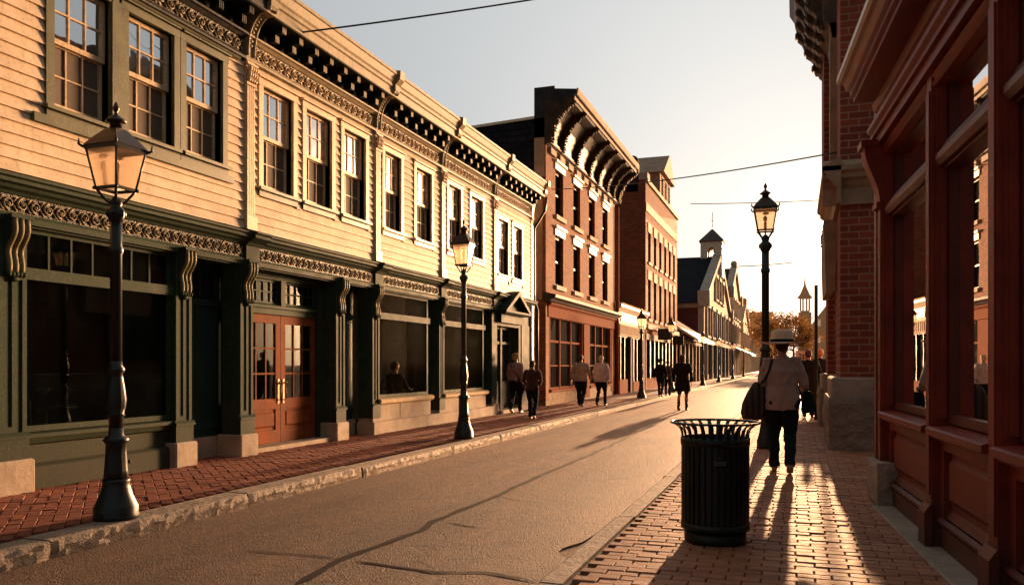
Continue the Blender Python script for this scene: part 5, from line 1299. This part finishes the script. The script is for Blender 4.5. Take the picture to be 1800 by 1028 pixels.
m=MB(); m.loft([(.29,.08,1.02),(.295,.08,.98),(.32,.08,.80),(.33,.08,.755)],[(.05,.08),(.065,.11),(.095,.14),(.08,.12)],20); obj('bag_body',remesh(m,.01,3,.008,10),black_c,hb,True)
m=MB(); m.loft([(.30,.02,1.0),(.29,.03,1.1),(.265,.05,1.135),(.27,.1,1.1),(.30,.14,1.0)],.008,8,side=(1,0,0)); obj('handle',m,brownleather,hb,True)
# others
P1=person('woman with curly blonde hair, pink knit and dark hip shawl by the pediment door',(-6.95,20.3,KZ),R(-4),1.55,1,.85,1,stride=.12,topm=pink,pantm=navy,hairm=hair_bl,coat=.88,curly=1,sleeve=.95,shoes=shoe_w,phase=1,build=1.1)
m=MB(); m.loft([(0,0,.72),(0,-.01,.85),(0,0,1.0)],[(.17,.13),(.215,.165),(.18,.135)],18); m.loft([(.16,.0,.98),(.2,.02,.75),(.18,.03,.55)],[.05,.07,.03],10); obj('shawl',remesh(m,.014,2,.02,9),black_c,P1[0],True)
sb=thing('crossbody_bag','black crossbody bag worn by the curly blonde woman','bag',(0,0,0)); follow(sb,P1[0])
m=MB(); m.loft([(-.13,-.09,1.42),(-.02,-.14,1.25),(.12,-.14,1.08),(.2,-.08,.92),(.24,.02,.84)],[(.014,.005)]*5,8); obj('strap',m,black,sb,True)
m=MB(); m.loft([(.26,.02,.86),(.27,.02,.66)],[(.04,.1),(.05,.12)],12); obj('bag_body',remesh(m,.012,3),black_c,sb,True)
P2=person('short person in a brown sweater and dark trousers on the left brick pavement',(-5.82,18.2,KZ),R(3),1.36,1,.95,1,stride=.15,topm=brown_c,pantm=navy,hairm=hair_br,coat=.86,sleeve=.97,shoes=shoe_w,phase=-1,wide=1.12,build=1.08,arms={-1:((-.26,-.02,1.12),(-.2,.12,1.0)),1:((.27,-.02,1.12),(.16,.14,.98))})
P3=person('walker in a tan-grey jacket, left of the couple by the terracotta shopfront',(-6.22,24.3,KZ),R(0),1.56,1,1.1,1,stride=.22,topm=tan,pantm=navy,hairm=hair_br,coat=.84,shoes=shoe_d,phase=-1,wide=1.2,build=1.28)
P4=person('walker with short light hair and pale jacket, right of the couple by the terracotta shopfront',(-5.72,24.9,KZ),R(-2),1.54,1,.85,1,stride=.2,topm=pale,pantm=black_c,hairm=hair_straw,coat=.82,shoes=shoe_d,phase=1,wide=1.12,build=1.2)
P5=person('person in knee-length black coat walking up the middle of the road',(-3.27,25.2,0),R(-3),1.70,1,.7,1,stride=.17,topm=black_c,pantm=black_c,hairm=hair_br,coat=.6,shoes=shoe_d,phase=1,wide=1.15,build=1.18,hairlen=.03)
P6=person('dark figure in a cap and black jacket on the kerb, behind the black-coated walker',(-5.08,32.5,KZ),R(-8),1.50,1,.9,1,stride=.14,topm=black_c,pantm=navy,hairm=hair_br,coat=.8,shoes=shoe_d,phase=-1,voxel=.016)
P7=person('small figure in grey jacket partly behind the dark figure in a cap',(-4.95,33.6,KZ),R(10),1.45,1,.9,1,stride=.12,topm=brown_c,pantm=black_c,hairm=hair_br,coat=.84,shoes=shoe_d,phase=1,voxel=.016)
m=MB(); m.lathe([(0,1.73),(.07,1.725),(.1,1.69),(.105,1.63),(.17,1.62),(.17,1.612),(.1,1.61)],0,0,24,False); cpn=tag(obj('cap',m,black_c),'black brimmed cap on the dark figure at the kerb','hat'); follow(cpn,P6[0])
bp=MB(); bp.loft([(0,-.17,1.02),(0,-.19,1.1),(0,-.19,1.3),(0,-.16,1.4)],[(.12,.06),(.15,.09),(.14,.08),(.09,.04)],16); bpo=tag(obj('backpack',remesh(bp,.014,3,.01,9),brown_c),'dark backpack worn by the small figure in grey beside the cap wearer','backpack'); follow(bpo,P7[0])
P8=person('red-haired person in a long dark coat by the end of the corner brick building',(.27,20.9,KZ),R(0),1.62,1,1.2,1,stride=.06,topm=black_c,pantm=black_c,hairm=hair_red,coat=.6,shoes=shoe_d,phase=1,wide=1.15,build=1.25)
P9=person('second dark-clothed person close behind the brick corner, beside the red-haired one',(.55,21.7,KZ),R(0),1.66,1,1.2,1,stride=.1,topm=navy,pantm=black_c,hairm=hair_bl,coat=.75,shoes=shoe_w,phase=-1,wide=1.1,build=1.2,voxel=.016)
# seated man inside the display window, with table and chair
P10=person('seated man in black seen through the dark display window',(-7.74,15.0,.2),R(-20),1.62,1,1.1,1,topm=black_c,pantm=black_c,hairm=hair_br,coat=.86,shoes=shoe_d,wide=1.1,build=1.15,seat=True,arms={-1:((-.25,.1,.78),(-.12,.32,.72)),1:((.25,.1,.78),(.12,.32,.72))})
ch=thing('chair','dark bentwood cafe chair under the seated man behind the glass','chair',(-7.74,15.0,.2),R(-20))
m=MB(); m.cbox(-.2,.2,-.2,.2,.38,.42,.02); obj('seat',m,black,ch,True)
for sx in (-1,1):
    for sy in (-1,1): m=MB(); m.loft([(sx*.17,sy*.17,.38),(sx*.19,sy*.19,0)],.015,8); obj('leg',m,black,ch,True)
m=MB(); m.loft([(-.18,-.18,.4),(-.18,-.22,.8),(-.1,-.24,.88),(.1,-.24,.88),(.18,-.22,.8),(.18,-.18,.4)],.014,8); obj('backrest',m,black,ch,True)
tb=thing('cafe_table','small round table in front of the seated man behind the glass','table',(-7.95,15.6,.2))
m=MB(); m.lathe([(.0,.68),(.33,.68),(.34,.7),(.33,.72),(0,.72)],0,0,24,False); obj('tabletop',m,darktrim,tb,True)
m=MB(); m.lathe([(.2,0),(.2,.02),(.03,.06),(.025,.68)],0,0,16); obj('pedestal',m,black,tb,True)

for (cx_,cy_,ca_,lb) in ((-8.2,6.9,20,'dark cafe chair inside the large green shop window, left one'),(-8.4,7.7,200,'dark cafe chair inside the large green shop window, right one')):
    dup(ch,(cx_,cy_,.2),R(ca_),lb)
dup(tb,(-8.35,7.3,.2),0,'small round table between two chairs inside the large green shop window')
# street-corner sign with a dark leaf mark
sg=thing('street_sign','white square sign with a black leaf-like mark beside the dark walkers','sign',(.22,27.5,KZ))
m=MB(); m.loft([(0,0,0),(0,0,1.75)],.025,8); obj('post',m,iron,sg,True)
m=MB(); m.box(-.25,.22,-.045,-.03,1.05,1.72); pn=obj('sign_panel',m,white,sg,True)
m=MB(); m.box(-.025,.005,-.052,-.046,1.1,1.6)
for k in range(5):
    for s_ in (-1,1):
        z=1.2+k*.085; m.add([(-.01,-.05,z),(-.01+s_*.13,-.05,z+.05),(-.01+s_*.15,-.05,z+.1),(-.01+s_*.05,-.05,z+.06)],[(0,1,2,3)])
obj('leaf_mark',m,black,pn,True)

# ------------------------------------------------------------------ trees at the end of the street
def mk_leaf():
    t=NT('autumn_leaf'); g=t.node('ShaderNodeNewGeometry'); c=t.mix(g.outputs['Random Per Island'],(.09,.045,.015),(.30,.15,.045))
    d=t.node('ShaderNodeBsdfDiffuse'); t.L(c,d.inputs[0]); tr=t.node('ShaderNodeBsdfTranslucent'); t.L(c,tr.inputs[0])
    m_=t.node('ShaderNodeMixShader'); m_.inputs[0].default_value=.55; t.L(d.outputs[0],m_.inputs[1]); t.L(tr.outputs[0],m_.inputs[2]); t.L(m_.outputs[0],t.out.inputs[0]); return t.m
leaf=mk_leaf(); bark=stone('bark',(.06,.04,.028),.9)
def tree(label,x,y,h,rad,seed,dens=1500):
    r_=random.Random(seed); root=thing('street_tree',label,'tree',(x,y,KZ),0,'trees at the far end of the street')
    m=MB(); m.loft([(0,0,0),(.05,0,h*.25),(0,.05,h*.5),(.05,0,h*.8)],[h*.035,h*.028,h*.018,h*.006],8)
    tips=[]
    for k in range(14):
        a=r_.uniform(0,2*PI); z0=h*r_.uniform(.28,.7); l=rad*r_.uniform(.6,1); p0=Vector((0,0,z0)); p2=Vector((math.cos(a)*l,math.sin(a)*l,z0+h*r_.uniform(.1,.28))); p1=p0.lerp(p2,.5)+Vector((0,0,-.05*h))
        m.loft([p0,p1,p2],[h*.012,h*.008,h*.003],6); tips+=[p2,p1]
        for q in range(3): e=p2+Vector((r_.uniform(-1,1),r_.uniform(-1,1),r_.uniform(-.3,1)))*rad*.35; m.loft([p1.lerp(p2,.6),e],[h*.004,h*.0015],5); tips.append(e)
    obj('trunk',m,bark,root,True)
    c=MB()
    for k in range(dens):
        t_=r_.choice(tips); p=t_+Vector((r_.gauss(0,1),r_.gauss(0,1),r_.gauss(0,.8)))*rad*.16
        s_=r_.uniform(.08,.2)*h/7; u_=Vector((r_.uniform(-1,1),r_.uniform(-1,1),r_.uniform(-1,1))).normalized(); v_=u_.orthogonal().normalized()
        c.add([p-u_*s_,p+v_*s_*.6,p+u_*s_,p-v_*s_*.6],[(0,1,2,3)])
    obj('crown',c,leaf,root,True)
tree('sparse autumn tree left of the church turret, the taller one',-2.6,110,7.8,2.7,1,3600)
tree('low thin tree in front of the church wall',-.3,95,5.6,2.4,2,3400)
tree('small rounded tree at the road end beside the far shops',-5.2,150,7.5,3,3,3000)

# ------------------------------------------------------------------ warm evening haze far down the street, painted in as a glowing volume
t=NT('evening_haze_glow'); em=t.node('ShaderNodeEmission'); em.inputs['Color'].default_value=(1,.48,.21,1); em.inputs['Strength'].default_value=.0016; t.L(em.outputs[0],t.out.inputs['Volume'])
g=MB(); g.box(-250,250,95,420,.3,26); struct('haze',g,t.m)

# ------------------------------------------------------------------ world, sun, camera
SAZ,SEL=R(.8),R(7.9)
w=bpy.data.worlds.new('World'); sc.world=w; w.use_nodes=True; nt=w.node_tree; nt.nodes.clear()
o=nt.nodes.new('ShaderNodeOutputWorld'); bgn=nt.nodes.new('ShaderNodeBackground')
sk=nt.nodes.new('ShaderNodeTexSky'); sk.sky_type='NISHITA'; sk.sun_disc=False; sk.sun_elevation=SEL; sk.sun_rotation=SAZ; sk.air_density=1; sk.dust_density=2.5
tc=nt.nodes.new('ShaderNodeTexCoord')
def wm(op,a,b=None):
    n=nt.nodes.new('ShaderNodeMath'); n.operation=op
    for i,x in enumerate((a,b)):
        if x is None: continue
        if isinstance(x,(int,float)): n.inputs[i].default_value=x
        else: nt.links.new(x,n.inputs[i])
    return n.outputs[0]
def dotdir(az,el):
    n=nt.nodes.new('ShaderNodeVectorMath'); n.operation='DOT_PRODUCT'; nt.links.new(tc.outputs['Generated'],n.inputs[0])
    n.inputs[1].default_value=(math.sin(az)*math.cos(el),math.cos(az)*math.cos(el),math.sin(el)); return n.outputs['Value']
def lobe(az,el,sigma_deg,col,amp):
    k=1/(R(sigma_deg)**2); e=wm('MULTIPLY',wm('EXPONENT',wm('MULTIPLY',wm('SUBTRACT',dotdir(az,el),1.0),k)),amp)
    n=nt.nodes.new('ShaderNodeMix'); n.data_type='RGBA'; n.blend_type='MULTIPLY'; n.inputs[0].default_value=1; n.inputs[6].default_value=(*col,1); nt.links.new(e,n.inputs[7]); return n.outputs[2]
def addc(a,b):
    n=nt.nodes.new('ShaderNodeMix'); n.data_type='RGBA'; n.blend_type='ADD'; n.inputs[0].default_value=1; nt.links.new(a,n.inputs[6]); nt.links.new(b,n.inputs[7]); return n.outputs[2]
nish=nt.nodes.new('ShaderNodeMix'); nish.data_type='RGBA'; nish.blend_type='MULTIPLY'; nish.inputs[0].default_value=1; nt.links.new(sk.outputs[0],nish.inputs[6]); nish.inputs[7].default_value=(.006,.006,.006,1)
c=nish.outputs[2]
amb=nt.nodes.new('ShaderNodeRGB'); amb.outputs[0].default_value=(.105,.108,.108,1)
c=addc(c,amb.outputs[0])
c=addc(c,lobe(R(-10),R(28),50,(.90,.96,1.0),.44))      # pale blue-grey evening sky ahead
c=addc(c,lobe(R(1.3),R(9),15,(1,.91,.83),.38))         # cream haze round the sun
c=addc(c,lobe(R(1.1),SEL,.5,(1,.8,.5),500))            # the sun's own glare
c=addc(c,lobe(R(1.0),SEL,2.6,(1,.66,.34),1.5))
c=addc(c,lobe(R(24),R(4),4,(1,.55,.27),420))           # added low glow, a second sun to light the left facades
nt.links.new(c,bgn.inputs[0]); bgn.inputs[1].default_value=1.0; nt.links.new(bgn.outputs[0],o.inputs[0])

sd=bpy.data.lights.new('sun','SUN'); sd.energy=8.5; sd.angle=R(.6); sd.color=(1,.54,.27)
so=bpy.data.objects.new('sun',sd); COL.objects.link(so)
dv=Vector((math.sin(SAZ)*math.cos(SEL),math.cos(SAZ)*math.cos(SEL),math.sin(SEL)))
so.rotation_euler=dv.to_track_quat('Z','Y').to_euler(); so.location=(0,0,30)

cam=bpy.data.cameras.new('camera'); co=bpy.data.objects.new('camera',cam); COL.objects.link(co)
cam.sensor_width=36; cam.lens=28.8; cam.shift_y=(641-514)/1800; cam.clip_end=3000; cam.clip_start=.05
co.location=(0,0,1.4); co.rotation_euler=(R(90),0,TH); sc.camera=co
sc.view_settings.view_transform='Standard'; sc.view_settings.look='None'; sc.view_settings.exposure=0; sc.view_settings.gamma=1
sc.cycles.max_bounces=8; sc.cycles.use_denoising=True; sc.cycles.transparent_max_bounces=12
